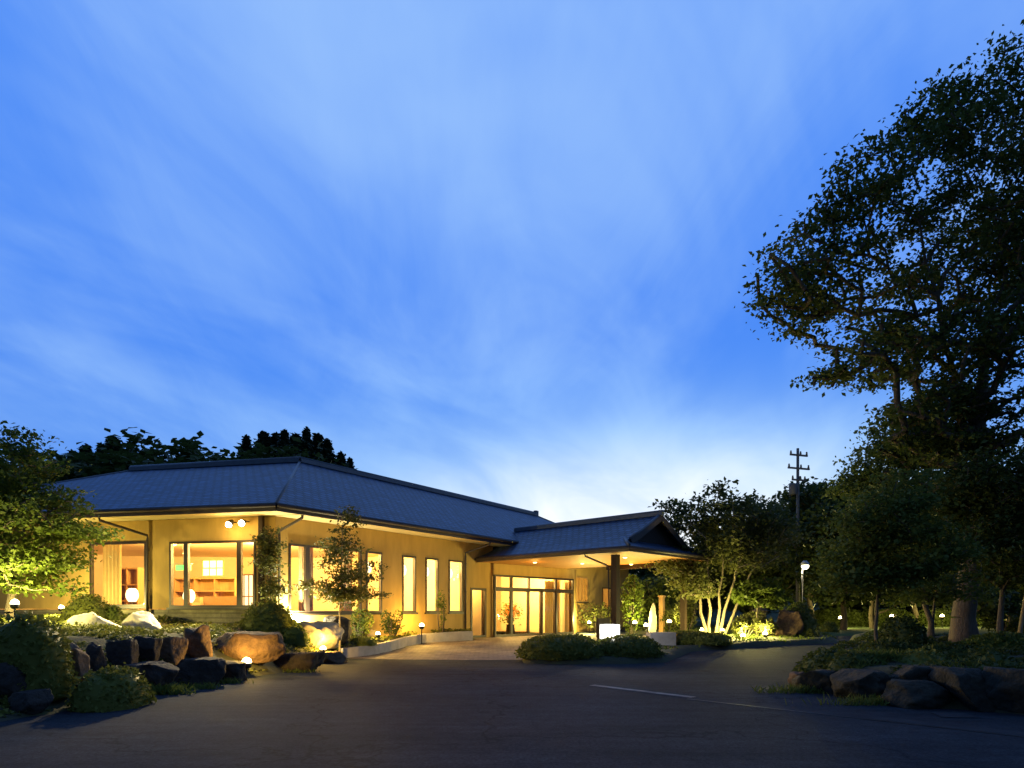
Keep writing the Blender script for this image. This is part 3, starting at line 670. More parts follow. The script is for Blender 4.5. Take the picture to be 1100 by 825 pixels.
def floor_lamp(loc, h, r, label, power=30):
    loc = Vector(loc); o = empty('floor_lamp', loc, label, 'floor lamp', 'paper floor lamps in the lounge')
    mb = MB(); mb.lathe(loc, [(.14, 0), (.14, .03), (.03, .05)], 16); mb.build('base', M['black'], o)
    mb = MB(); mb.tube([loc + Vector((0, 0, .04)), loc + Vector((0, 0, h - .2))], .015, 6); mb.build('stem', M['black'], o)
    mb = MB(); mb.lathe(loc + Vector((0, 0, h)), [(r * .6, -r * 1.3), (r, -r * .6), (r * 1.05, 0), (r * .9, r * .7), (r * .5, r * 1.1)], 18); mb.build('lamp_shade', M['paper'], o)
    lamp('shade_bulb', loc + Vector((0, 0, h + r * 1.6)), power, WARM, .08, o)
shelf_unit(v3(at(138, 655, 27.0), 1.2), -Q2, 1.6, 2.1, .4, 'tall wooden cabinet deep in the room behind the left front window')
floor_lamp(v3(at(142, 655, 23.2), 1.2), .9, .20, 'globe floor lamp glowing low in the left front window')
floor_lamp(v3(at(203, 655, 22.6), 1.2), .85, .19, 'small globe floor lamp at the left end of the wide front window')
# lit paper screens inside
def screen(loc, d, wd, ht, label):
    o = empty('paper_screen', loc, label, 'paper screen'); loc = Vector(loc); n = v3(Vector((-d.y, d.x)), 0)
    mb = MB(); mb.box(loc + Vector((0, 0, ht / 2)), (wd, .03, ht), d); mb.build('paper', M['shoji'], o)
    mb = MB()
    for x in (-.5, -.17, .17, .5): mb.box(loc + v3(d, 0) * x * wd + Vector((0, 0, ht / 2)), (.04, .05, ht), d)
    for z in (0, .5, 1): mb.box(loc + Vector((0, 0, z * ht)), (wd + .04, .051, .04), d)
    mb.build('lattice', M['wood'], o)
screen(v3(at(229, 655, 27.6), 3.0), Q2, 1.0, .68, 'bright lit paper screen high in the middle of the wide front window')
screen(v3(at(265, 655, 23.0), 1.25), Q2, .55, 1.55, 'tall glowing paper screen at the right end of the wide front window')
mb = MB(); q = v3(at(197, 655, 24.0), 3.12); mb.box(q, (.62, .06, .2), Q2); mb.build('cover', M['exit'], tag_e := empty('exit_sign', q, 'small green glowing sign inside the wide front window', 'exit sign'))
mb = MB(); mb.box(q + Vector((0, 0, .14)), (.7, .1, .05), Q2); mb.build('housing', M['steel'], tag_e)
mb = MB(); mb.tube([q + Vector((0, 0, .15)), q + Vector((0, 0, 1.14))], .015, 6); mb.build('hanger', M['steel'], tag_e)
def curtain(org, d, a0, a1, z0, z1, label):
    mb = MB(); n = Vector((-d.y, d.x)); k = 40; ps = []
    for i in range(k + 1):
        t = i / k; q = org + d * lerp(a0, a1, t) + n * .05 * math.sin(t * (a1 - a0) * 42); ps.append(q)
    for i in range(k): mb.face([v3(ps[i], z0), v3(ps[i + 1], z0), v3(ps[i + 1], z1), v3(ps[i], z1)], None, 0, True)
    tag(mb.build('curtain', M['curtain'], None, v3(ps[0], z0)), label, 'curtain')
curtain(LF(0, -.5), Q2, s_(118), s_(98), 1.3, 3.95, 'tan curtain drawn at the left side of the left front window')
curtain(LW(0, -.5), P2, tpx(331), tpx(347), 1.3, 3.9, 'tan curtain beside the mullion of the wide long wall window')
curtain(LW(0, -.5), P2, tpx(376), tpx(388), 1.3, 3.9, 'tan curtain at the right end of the wide long wall window')
curtain(EN(-.7, 0), RR, r_(533), r_(541), .3, 3.1, 'tan curtain at the left edge of the entrance glass')
curtain(EN(-.8, 0), RR, r_(598), r_(613), .3, 3.1, 'tan curtain behind the right side light of the entrance')
# flower vase in the lobby
p_ = v3(EN(-1.1, r_(567) - .1), .25); o = empty('flower_vase', p_, 'dark vase with orange flowers inside the entrance glass', 'vase')
mb = MB(); mb.lathe(p_, [(.22, 0), (.25, .05), (.2, .5), (.24, .55)], 18); mb.build('stand', M['darkwood'], o)
mb = MB(); mb.lathe(p_ + Vector((0, 0, .55)), [(.09, 0), (.17, .12), (.19, .28), (.1, .42), (.12, .48)], 18); mb.build('vase', M['granite'], o)

# ------------------------------------------------------------------ foliage builders
def leaf_mesh(name, P, size, m, parent=None, origin=(0, 0, 0), rng=None, up=.5, extra=None, aspect=1.6):
    """P: n x 3 world positions. Each leaf is a small folded four-point blade."""
    n = len(P); o0 = np.array(ORG[parent.name] if parent else origin)
    nrm = rng.normal(size=(n, 3)); nrm[:, 2] = np.abs(nrm[:, 2]) + up; nrm /= np.linalg.norm(nrm, axis=1)[:, None]
    t = np.cross(nrm, rng.normal(size=(n, 3))); t /= np.linalg.norm(t, axis=1)[:, None] + 1e-9; b = np.cross(nrm, t)
    s = (size * (0.55 + .75 * rng.random(n)))[:, None]
    V = np.empty((n, 4, 3)); V[:, 0] = P - t * s * aspect / 2; V[:, 1] = P + b * s * .5 + nrm * s * .12; V[:, 2] = P + t * s * aspect / 2 - nrm * s * .1; V[:, 3] = P - b * s * .5 + nrm * s * .12
    V = (V - o0).reshape(-1, 3); F_ = np.arange(4 * n).reshape(-1, 4)
    if extra:
        ev, ef = extra; ev = np.array(ev) - o0; nq = len(V); V = np.vstack([V, ev]); faces = F_.tolist() + [tuple(k + nq for k in f) for f in ef]
    else: faces = None
    me = bpy.data.meshes.new(name)
    if faces is None:
        me.vertices.add(len(V)); me.vertices.foreach_set('co', V.ravel()); me.loops.add(4 * n); me.loops.foreach_set('vertex_index', F_.ravel().astype(np.int32))
        me.polygons.add(n); me.polygons.foreach_set('loop_start', np.arange(0, 4 * n, 4, dtype=np.int32)); me.update(calc_edges=True)
    else: me.from_pydata(V.tolist(), [], faces); me.update()
    me.materials.append(m)
    return link(me, name, parent, Vector(o0))
def limbs_mesh(name, nodes, par, rad, m, parent, seg=6):
    o0 = np.array(ORG[parent.name]); nodes = np.array(nodes); idx = [i for i in range(len(par)) if par[i] >= 0]
    a = nodes[[par[i] for i in idx]]; b = nodes[idx]; ra = rad[[par[i] for i in idx]]; rb = rad[idx]; ra = np.minimum(ra, rb * 1.6)
    d = b - a; d /= np.linalg.norm(d, axis=1)[:, None] + 1e-9; h = np.where(np.abs(d[:, 2:3]) > .9, [[1., 0, 0]], [[0, 0, 1.]])
    u = np.cross(d, h); u /= np.linalg.norm(u, axis=1)[:, None] + 1e-9; v = np.cross(d, u); n = len(idx); V = np.empty((n, 2 * seg, 3))
    for j in range(seg):
        an = 2 * math.pi * j / seg; w_ = u * math.cos(an) + v * math.sin(an); V[:, j] = a + w_ * ra[:, None]; V[:, seg + j] = b + w_ * rb[:, None]
    V = (V - o0).reshape(-1, 3); f1 = np.array([[j, (j + 1) % seg, seg + (j + 1) % seg, seg + j] for j in range(seg)]); Fc = (np.arange(n)[:, None, None] * 2 * seg + f1[None]).reshape(-1, 4)
    me = bpy.data.meshes.new(name); me.vertices.add(len(V)); me.vertices.foreach_set('co', V.ravel()); me.loops.add(Fc.size); me.loops.foreach_set('vertex_index', Fc.ravel().astype(np.int32))
    me.polygons.add(len(Fc)); me.polygons.foreach_set('loop_start', np.arange(0, Fc.size, 4, dtype=np.int32)); me.polygons.foreach_set('use_smooth', np.ones(len(Fc), bool)); me.update(calc_edges=True)
    me.materials.append(m); return link(me, name, parent, Vector(o0))
def make_tree(name, base, trunks, lobes, n, per, size, leaf, bark, seed, r_trunk, sig=(.35, .16), label=None, cat='tree', group=None, shell=.55, tip=.01, step=.5, twig=.6, up=.5, aspect=1.6):
    rng = np.random.default_rng(seed); root = empty(name, base, label, cat, group)
    nodes, par, fixed = [], [], {}
    for tr in trunks:
        for k, q in enumerate(tr): nodes.append(np.array(q, float)); par.append(len(nodes) - 2 if k else -1)
    vol = np.array([l[3] * l[4] * l[5] for l in lobes]) ** .75; cnt = rng.multinomial(n, vol / vol.sum()); T = []
    for l, k in zip(lobes, cnt):
        d = rng.normal(size=(k, 3)); d /= np.linalg.norm(d, axis=1)[:, None]; rr = (shell + (1 - shell) * rng.random(k) ** .6)[:, None]
        T.append(np.array(l[:3]) + d * rr * np.array(l[3:6]))
    T = np.vstack(T); NA = np.array(nodes); order = np.argsort([np.min(np.linalg.norm(NA - t, axis=1)) for t in T]); tips = []
    arr = np.zeros((len(nodes) + n * 14, 3)); m_ = len(nodes); arr[:m_] = NA
    for i in order:
        t = T[i]; dv = t - arr[:m_]; ds = np.linalg.norm(dv, axis=1); pen = ds + np.maximum(0, -dv[:, 2]) * 1.2; j = int(np.argmin(pen)); L_ = ds[j]; k = max(1, min(12, int(L_ / step))); prev = j; a = arr[j].copy()
        for q in range(1, k + 1):
            f = q / k; p_ = a + (t - a) * f; bend = math.sin(f * math.pi) * L_ * .08; p_ = p_ + rng.normal(size=3) * min(.08, L_ * .05) * (f < 1) + np.array([0, 0, bend])
            arr[m_] = p_; par.append(prev); prev = m_; m_ += 1
        tips.append(prev)
    nodes = arr[:m_]; r = np.zeros(m_); r[:] = 0; kids = np.zeros(m_)
    acc = np.zeros(m_)
    for i in range(m_ - 1, -1, -1):
        rad_i = max(acc[i], tip ** 2.2); acc[i] = rad_i
        if par[i] >= 0: acc[par[i]] += rad_i
    r = acc ** (1 / 2.2); nt_ = sum(len(t) for t in trunks); sc_ = r_trunk / max(r[0], 1e-6); r = np.where(np.arange(m_) < nt_, r * sc_, np.minimum(r * max(sc_, .5), r_trunk * .6)); r = np.maximum(r, tip * .7)
    zt = T[:, 2].max(); zb = nodes[0][2]; fz = np.clip((nodes[:, 2] - zb) / (zt - zb), 0, 1); r = np.minimum(r, np.maximum(r_trunk * (1 - 1.25 * fz), tip * 3) * np.where(np.arange(m_) < len(trunks[0]), 1, .55 if len(trunks) < 4 else 1))
    flare = 0
    for tr in trunks: r[flare] *= 1.35; flare += len(tr)
    limbs_mesh('trunk', nodes, par, r, bark, root, 7)
    tp = nodes[tips]; pr = nodes[[par[i] for i in tips]]
    P = np.repeat(tp, per, 0) + rng.normal(size=(len(tp) * per, 3)) * np.array([sig[0], sig[0], sig[1]]) - np.repeat(tp - pr, per, 0) * (rng.random((len(tp) * per, 1)) * twig)
    leaf_mesh('crown', P, size, leaf, root, rng=rng, up=up, aspect=aspect)
    return root
def plobes(spec, y):
    """(px, py, rpx, rpy, depth offset, depth radius) -> world ellipsoids for a plant standing at depth y"""
    out = []
    for px, py, rx, ry, dy, ry_m in spec:
        Yd = y + dy; c = at(px, py, Yd); out.append((c.x, c.y, c.z, rx * Yd / F, ry_m, ry * Yd / F))
    return out
def trunk_path(base, top, k, wob, seed):
    rng = np.random.default_rng(seed); base, top = np.array(base, float), np.array(top, float); b2 = base - np.array([0, 0, .25])
    return [tuple(b2 + (top - b2) * i / k + (rng.normal(size=3) * wob * (0 < i) * np.array([1, 1, .1]))) for i in range(k + 1)]
def rock(name, c, size, m, seed, rot=0.0, flat=.0, label=None, group=None, cuts=13, cone=0.0):
    bm = bmesh.new(); bmesh.ops.create_icosphere(bm, subdivisions=4, radius=1.0); rng = random.Random(seed); pl = []
    for _ in range(cuts):
        d = Vector((rng.gauss(0, 1), rng.gauss(0, 1), rng.gauss(0, .6))).normalized(); pl.append((d, rng.uniform(.62, .98)))
    if flat: pl.append((Vector((rng.uniform(-.1, .1), rng.uniform(-.1, .1), 1)).normalized(), 1 - flat))
    of = Vector((seed * 3.1, seed * 1.7, seed * .9))
    for v in bm.verts:
        p_ = v.co.copy(); p_ /= (abs(p_.x) ** 4 + abs(p_.y) ** 4 + abs(p_.z) ** 4) ** .25 if not cone else 1.0; p_ *= 1 + .26 * noise.noise(p_ * 1.5 + of)
        for d, h in pl:
            e = p_.dot(d) - h
            if e > 0: p_ -= d * e * .985
        p_ += p_.normalized() * (.08 * noise.noise(p_ * 2.9 + of) - .07 * max(0, .16 - abs(noise.noise(p_ * 2.2 - of))) * 4 + .045 * noise.noise(p_ * 8 + of) + .03 * abs(noise.noise(p_ * 14 + of)))
        if cone: k = 1 - cone * (p_.z + 1) / 2; p_.x *= k; p_.y *= k
        v.co = p_
    mn = [min(v.co[i] for v in bm.verts) for i in range(3)]; mx = [max(v.co[i] for v in bm.verts) for i in range(3)]
    ca, sa = math.cos(rot), math.sin(rot)
    for v in bm.verts:
        q = Vector([((v.co[i] - mn[i]) / (mx[i] - mn[i]) - .5) * size[i] for i in range(3)]); v.co = Vector((q.x * ca - q.y * sa, q.x * sa + q.y * ca, q.z + size[2] / 2))
    for f in bm.faces: f.smooth = True
    me = bpy.data.meshes.new(name); bm.to_mesh(me); bm.free(); me.materials.append(m)
    o = link(me, name, None, Vector(c)); return tag(o, label, 'rock', group)
def prock(x0, x1, yt, yb, m, seed, label, group, depth=None, flat=0, y=None, cone=0, sink=.12, cuts=13):
    c = (x0 + x1) / 2; h = hit(c, yb) if y is None else at(c, yb, y)
    wd = (x1 - x0) * h.y / F; ht = (yb - yt) * h.y / F; dp = depth or wd * .8
    return rock('boulder', (h.x, h.y + dp * .45, h.z - sink), (wd, dp, ht + sink), m, seed, 0, flat, label, group, cuts, cone)
def bush(name, c, size, m, seed, label, cat, group=None, leaf=.06, dens=420, boxy=2.6, loose=.05, core=True):
    rng = np.random.default_rng(seed); c = np.array(c, float); a = np.array([size[0] / 2, size[1] / 2, size[2]])
    ar = 2 * math.pi * ((a[0] * a[1]) ** 1.6 / 3 + (a[0] * a[2]) ** 1.6 / 3 + (a[1] * a[2]) ** 1.6 / 3) ** (1 / 1.6); n = int(min(ar * dens, 16000))
    d = rng.normal(size=(n, 3)); d[:, 2] = np.abs(d[:, 2]) ; d /= np.linalg.norm(d, axis=1)[:, None]
    k = (np.abs(d) ** boxy).sum(1) ** (-1 / boxy); lump = np.array([1 + .07 * noise.noise(Vector(q) * 2.6 + Vector((seed, 0, 0))) + .05 * noise.noise(Vector(q) * 6 + Vector((0, seed, 0))) for q in d])
    P = c + d * (k * lump)[:, None] * a * (1 - loose * rng.random((n, 1)) ** 2 + .03 * rng.normal(size=(n, 1)))
    ex = None
    if core:
        bm = bmesh.new(); bmesh.ops.create_icosphere(bm, subdivisions=3, radius=1.0); ev = []
        for v in bm.verts:
            q = np.array(v.co.normalized()); kk = (np.abs(q) ** boxy).sum() ** (-1 / boxy); z = q[2] if q[2] > 0 else q[2] * .12; lm = 1 + .07 * noise.noise(Vector((q[0], q[1], abs(q[2]))) * 2.6 + Vector((seed, 0, 0)))
            ev.append(tuple(c + np.array([q[0], q[1], z]) * kk * lm * a * .93))
        ex = (ev, [tuple(v.index for v in f.verts) for f in bm.faces]); bm.free()
    o = leaf_mesh(name, P, leaf, m, None, tuple(c), rng, .25, ex); return tag(o, label, cat, group)
def pbush(x0, x1, yt, yb, m, seed, label, cat='bush', group=None, depth=None, y=None, **kw):
    c = (x0 + x1) / 2; h = hit(c, yb) if y is None else at(c, yb, y); wd = (x1 - x0) * h.y / F; ht = (yb - yt) * h.y / F; dp = depth or wd * .85
    name = kw.pop('name', 'clipped_bush')
    return bush(name, (h.x, h.y + dp * .42, terrain(h.x, h.y + dp * .42) - .08 if y is None else h.z), (wd, dp, max(.2, h.z + ht - (terrain(h.x, h.y + dp * .42) - .08) if y is None else ht)), m, seed, label, cat, group, **kw)

# flowers of the vase belong to it
rng = np.random.default_rng(5); cen = np.array(p_) + np.array([0, 0, 1.25])
P = cen + rng.normal(size=(260, 3)) * np.array([.22, .22, .2]); leaf_mesh('flowers', P, .09, M['flower'], o, rng=rng)
P = cen + rng.normal(size=(260, 3)) * np.array([.3, .3, .26]) - np.array([0, 0, .1]); leaf_mesh('leaves', P, .09, M['leaf_mid'], o, rng=rng)

# ------------------------------------------------------------------ garden walls, rocks and bushes, left
mb = MB(); top = .36
kbp = [Vector((q.x, q.y)) for q in kb]
for i in range(len(kbp) - 1):
    def off(j):
        d = (kbp[min(j + 1, len(kbp) - 1)] - kbp[max(j - 1, 0)]).normalized(); return kbp[j] + Vector((-d.y, d.x)) * .16
    a, b, a2, b2 = kbp[i], kbp[i + 1], off(i), off(i + 1); hz_ = lambda q, j: zdrive(q.y) + lerp(.30, .40, j / 7)
    mb.hexa([v3(a, -.1), v3(b, -.1), v3(b2, -.1), v3(a2, -.1)], [v3(a, hz_(a, i)), v3(b, hz_(b, i + 1)), v3(b2, hz_(b, i + 1)), v3(a2, hz_(a, i))])
tag(mb.build('garden_kerb', M['concrete'], None, v3(kbp[0], 0)), 'low curved grey concrete kerb wall edging the planting by the entrance', 'kerb wall')
GL = 'boulders in the left garden'
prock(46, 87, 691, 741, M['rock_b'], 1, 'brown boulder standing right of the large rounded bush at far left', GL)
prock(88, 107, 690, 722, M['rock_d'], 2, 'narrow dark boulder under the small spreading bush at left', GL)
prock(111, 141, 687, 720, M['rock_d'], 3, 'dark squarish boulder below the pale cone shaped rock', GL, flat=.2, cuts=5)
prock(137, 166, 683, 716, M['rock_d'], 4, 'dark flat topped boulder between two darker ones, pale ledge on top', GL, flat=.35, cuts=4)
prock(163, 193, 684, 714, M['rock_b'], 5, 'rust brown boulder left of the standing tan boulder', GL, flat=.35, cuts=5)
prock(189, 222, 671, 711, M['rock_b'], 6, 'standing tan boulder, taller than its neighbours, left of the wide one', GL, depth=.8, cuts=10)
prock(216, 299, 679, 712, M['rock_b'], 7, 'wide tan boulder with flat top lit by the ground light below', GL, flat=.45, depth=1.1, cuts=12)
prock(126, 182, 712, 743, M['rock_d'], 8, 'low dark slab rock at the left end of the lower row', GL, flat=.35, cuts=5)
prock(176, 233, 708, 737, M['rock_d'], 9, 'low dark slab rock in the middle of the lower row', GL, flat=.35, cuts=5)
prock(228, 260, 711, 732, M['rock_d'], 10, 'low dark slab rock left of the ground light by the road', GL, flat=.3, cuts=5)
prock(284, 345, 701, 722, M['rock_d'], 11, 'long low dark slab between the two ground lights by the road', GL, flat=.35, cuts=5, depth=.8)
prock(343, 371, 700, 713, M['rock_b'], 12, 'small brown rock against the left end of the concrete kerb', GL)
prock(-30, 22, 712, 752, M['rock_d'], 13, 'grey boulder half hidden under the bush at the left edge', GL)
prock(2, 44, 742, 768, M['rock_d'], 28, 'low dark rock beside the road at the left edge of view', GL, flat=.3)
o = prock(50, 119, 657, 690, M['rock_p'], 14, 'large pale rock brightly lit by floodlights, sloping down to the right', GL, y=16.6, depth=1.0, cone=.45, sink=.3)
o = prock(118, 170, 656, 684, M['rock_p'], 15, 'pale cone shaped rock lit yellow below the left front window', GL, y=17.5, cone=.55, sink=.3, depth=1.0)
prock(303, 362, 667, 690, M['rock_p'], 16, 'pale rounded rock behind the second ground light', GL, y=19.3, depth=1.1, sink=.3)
prock(338, 374, 661, 692, M['rock_d'], 17, 'dark rounded rock behind the pale slender trunk', GL, y=20.6, depth=1.2, sink=.3)
prock(380, 408, 674, 688, M['rock_d'], 18, 'small dark rock in the strip behind the concrete kerb', GL, depth=.5)
prock(418, 442, 672, 682, M['rock_d'], 19, 'little dark rock near the bright wall light behind the kerb', GL, depth=.5)
GB = 'clipped bushes in the left garden'
pbush(-42, 48, 662, 748, M['leaf_hedge'], 21, 'large rounded dark bush at the left edge beside the road', group=GB, leaf=.055)
pbush(44, 122, 672, 712, M['leaf_hedge'], 22, 'small spreading bush hanging over the brown boulder', group=GB, leaf=.05, y=15.2, depth=1.4)
pbush(56, 108, 637, 672, M['leaf_hedge'], 23, 'smooth dome bush below the left front window', group=GB, leaf=.05, y=18.2, boxy=2.0)
pbush(103, 128, 650, 672, M['leaf_mid'], 33, 'small bright green bush between dome bush and cone shaped rock', group=GB, leaf=.05, y=18.6, boxy=2.0)
pbush(246, 313, 644, 688, M['leaf_hedge'], 24, 'round feathery bush in front of the building corner', group=GB, leaf=.06, y=18.6, boxy=2.0, loose=.2)
pbush(60, 132, 722, 765, M['leaf_hedge'], 25, 'low dark ground hugging bush at the road edge below the brown boulder', group=GB, leaf=.055, depth=1.3)
pbush(297, 330, 672, 694, M['leaf_mid'], 26, 'small bush right of the wide tan boulder', group=GB, leaf=.05, y=18.3, boxy=2.0, loose=.25)
pbush(372, 402, 684, 697, M['leaf_mid'], 27, 'low green plant behind the left end of the kerb', group=GB, leaf=.05, boxy=2.0, loose=.3)
rng = np.random.default_rng(9)
def grass_tuft(cx, cy, wpx, n, h, label, kind=None):
    g = hit(cx, cy); mb = MB()
    for _ in range(n):
        x, y = g.x + rng.normal() * wpx * g.y / F / 2, g.y + abs(rng.normal()) * .25; z = terrain(x, y); hh = h * rng.uniform(.5, 1.1); l = Vector((rng.normal() * .4, rng.normal() * .4, 1)).normalized() * hh; sd = Vector((rng.normal(), rng.normal(), 0)).normalized() * .012
        mb.face([Vector((x, y, z)) - sd, Vector((x, y, z)) + sd, Vector((x, y, z)) + l * .6 + sd * .7, Vector((x, y, z)) + l + Vector((l.x, l.y, 0)) * .5])
    tag(mb.build('grass_fringe' if kind else 'grass_tuft', M['grass'], None, g), label, 'grass', None, kind)
grass_tuft(163, 747, 34, 420, .22, 'yellow green grass tuft at the road edge below the slab rocks')
grass_tuft(105, 756, 30, 260, .18, 'sparse grass at the road edge under the ground hugging bush', 'stuff')
grass_tuft(280, 704, 22, 160, .16, 'grass at the foot of the wide tan boulder')

def cover_bed(name, b, n, size, m, label, seed, dmin=.12, thr=-.15, lim=None):
    rng = np.random.default_rng(seed); xs = [p_[0] for p_ in b['poly']]; ys = [p_[1] for p_ in b['poly']]; lo = (lim or (min(xs), min(ys), max(xs), max(ys)))
    P = np.stack([rng.uniform(lo[0], lo[2], n), rng.uniform(lo[1], lo[3], n)], 1); z, ins = bed_z(b, P)
    d = np.full(n, 1e9)
    for a, c in b['edge']: d = np.minimum(d, seg_dist(P, a, c))
    nz = np.array([noise.noise(Vector((x * .9, y * .9, seed))) for x, y in P]); k = ins & (d > dmin) & (nz > thr)
    Q = np.column_stack([P[k], z[k] + rng.random(k.sum()) * (.05 + .22 * np.clip(nz[k] - thr, 0, .5))])
    o = leaf_mesh(name, Q, size, m, None, (lo[0], lo[1], 0), rng, .7); tag(o, label, 'ground cover', None, 'stuff')
cover_bed('ground_cover', BEDS[0], 60000, .07, M['leaf_hedge'], 'low dark ground cover between the boulders of the left garden', 301, lim=(-16, 9, -1.5, 30))
cover_bed('ground_cover', BEDS[1], 30000, .07, M['leaf_dark'], 'low dark ground cover over the right island', 302, lim=(5, 9, 16, 23))
cover_bed('ground_cover', BEDS[2], 40000, .07, M['leaf_mid'], 'low ground cover of the planting bed by the canopy', 303, thr=.0)

grass_tuft(212, 741, 20, 150, .14, 'small grass tuft under the middle slab of the lower row')
grass_tuft(243, 735, 14, 120, .13, 'small grass tuft left of the ground light by the road')
grass_tuft(146, 716, 16, 150, .16, 'grass tuft between the flat topped boulder and the slab row')
grass_tuft(318, 723, 16, 120, .12, 'small grass tuft before the long low dark slab')

# ------------------------------------------------------------------ garden lights
spot = None; GS = 'garden ground spotlights'
def ground_light(loc, power, label, sz=1.0, color=GOLD):
    global spot
    loc = Vector(loc)
    if spot is None:
        spot = empty('ground_spotlight', loc, None, 'spotlight', GS)
        mb = MB(); mb.tube([loc + Vector((0, 0, -.6)), loc + Vector((0, 0, .12))], .018, 6); mb.build('stake', M['black'], spot)
        mb = MB(); mb.lathe(loc + Vector((0, 0, .12)), [(.05, 0), (.08, .03), (.085, .10), (.075, .10)], 14); mb.build('housing', M['black'], spot)
        mb = MB(); mb.sphere(loc + Vector((0, 0, .235)), .08); mb.build('bulb', M['bulb'], spot)
        lamp('spotlight_glow', loc + Vector((0, 0, .40)), power * 5, color, .06, spot); o = spot
    else:
        o = dup(spot); o.location = loc
        for c in [k for k in bpy.data.objects if k.parent == o and k.type == 'LIGHT']: c.data = c.data.copy(); c.data.energy = power * 5; c.data.color = color
    o.scale = (sz, sz, sz); o['label'] = label
def gl_px(px, py, power, label, y=None, sz=1.0, color=GOLD):
    """px, py: where the bulb shows"""
    if y is None:
        y = 9.0
        while y < 60 and EYE - (py - HZ) / F * y - .235 * sz > terrain((px - CX) / F * y, y): y += .04
    q = at(px, py, y); ground_light((q.x, q.y, q.z - .235 * sz), power, label, sz, color)
gl_px(265, 711, 22, 'round garden light glaring at the foot of the wide tan boulder', sz=1.3)
gl_px(347, 697, 34, 'round garden light beside the long low slab, left of the concrete kerb', sz=1.1)
gl_px(406, 681, 20, 'small garden light in the planting behind the concrete kerb')
gl_px(453, 672, 42, 'bright garden light washing the wall between the narrow windows', y=25.2, sz=1.2)
gl_px(16, 648, 130, 'starry garden light below the maple at the far left', y=16.0, sz=1.2, color=YELL)
gl_px(66, 653, 110, 'added hidden light under the maple beside the dome bush', y=20.4, color=YELL)  # unseen lamp added to brighten the left end of the front wall
gl_px(320, 668, 230, 'added light between the feathery bush and the wide long wall window', y=21.1, color=(1, .90, .52))  # no lamp known here, added to brighten the corner soffit and wall
gl_px(633, 669, 150, 'garden light at the wall right of the entrance', y=35.3, sz=1.2, color=YELL)
gl_px(682, 669, 60, 'left of two close garden lights under the canopy', y=30.6, sz=1.3, color=YELL)
gl_px(694, 672, 55, 'right of two close garden lights under the canopy', y=29.4, sz=1.3, color=YELL)
gl_px(719, 668, 50, 'garden light left of the far canopy column', y=31.0, sz=1.4, color=YELL)
gl_px(776, 677, 110, 'garden light at the right foot of the many stemmed tree', y=28.0, color=YELL)
gl_px(754, 677, 60, 'added light at the left foot of the many stemmed tree', y=27.4, color=YELL)  # extra lamp added so trunks and foliage are lit more strongly
gl_px(798, 683, 80, 'left garden light inside the low bright shrubs', y=26.0, sz=1.2, color=YELL)
gl_px(822, 681, 80, 'right garden light inside the low bright shrubs', y=26.6, sz=1.2, color=YELL)
gl_px(903, 664, 65, 'far garden light left of the slender tree beyond the lawn', y=40, sz=1.5, color=YELL)
gl_px(958, 662, 65, 'far garden light just right of the slender tree beyond the lawn', y=41, sz=1.5, color=YELL)
gl_px(1012, 662, 65, 'far garden light left of the thick trunk beyond the lawn', y=42, sz=1.5, color=YELL)
gl_px(1062, 660, 65, 'far garden light right of the thick trunk beyond the lawn', y=43, sz=1.5, color=YELL)
# wall floodlights
FL = [(254, 562.5, Vector((-10.4, 17.9, 1.3))), (267.5, 561.5, Vector((-9.6, 13.6, .8)))]
for k, (px, py, tgt) in enumerate(FL):
    q = LF(s_(px), .35); c = v3(q, EYE + (HZ - py) * q.y / F); o = empty('floodlight', c, ('left' if k == 0 else 'right') + ' one of two white floodlights under the eave by the building corner', 'floodlight', 'floodlights under the eave')
    mb = MB(); w0 = v3(LF(s_(px), .0), c.z + .08); mb.tube([w0, c + Vector((0, .06, .06))], .02, 6); mb.build('bracket', M['black'], o)
    mb = MB(); dn = (tgt - c).normalized()
    mb.tube([c - dn * .16, c - dn * .05, c + dn * .03], [.05, .1, .115], 14); mb.build('housing', M['black'], o)
    mb = MB(); mb.sphere(c + dn * .045, .10); mb.build('lens', M['flood'], o)
    l = lamp('flood_beam', c + dn * .2, (3200, 3600)[k], (1, .80, .42), .1, o, 'SPOT', (R((44, 80)[k]), .8)); l.rotation_euler = dn.to_track_quat('-Z', 'Y').to_euler()
    lamp('flood_spill', c + dn * .25 + Vector((0, 0, -.1)), 24, (1, .66, .2), .1, o)
# canopy downlights
dl = None
DL = ['nearest the entrance doors', 'in the middle of the ceiling', 'at the front by the near column', 'deep on the right side']
for k, (c, r) in enumerate(((2.0, .6), (3.2, 2.6), (6.6, 1.0), (4.6, 4.6))):
    q = v3(EN(c, r), 3.745)
    if dl is None:
        dl = empty('downlight', q, None, 'downlight', 'canopy ceiling downlights')
        mb = MB(); mb.lathe(q, [(.12, .0), (.12, -.02), (.085, -.025)], 18); mb.build('trim_ring', M['steel'], dl)
        mb = MB(); mb.lathe(q, [(.085, -.026), (.07, -.05), (.02, -.06)], 18); mb.build('lens', M['down'], dl)
        lamp('downlight_bulb', q + Vector((0, 0, -.45)), 24, AMBER, .06, dl); o = dl
    else: o = dup(dl); o.location = q
    o['label'] = 'small recessed light in the canopy ceiling, ' + DL[k]

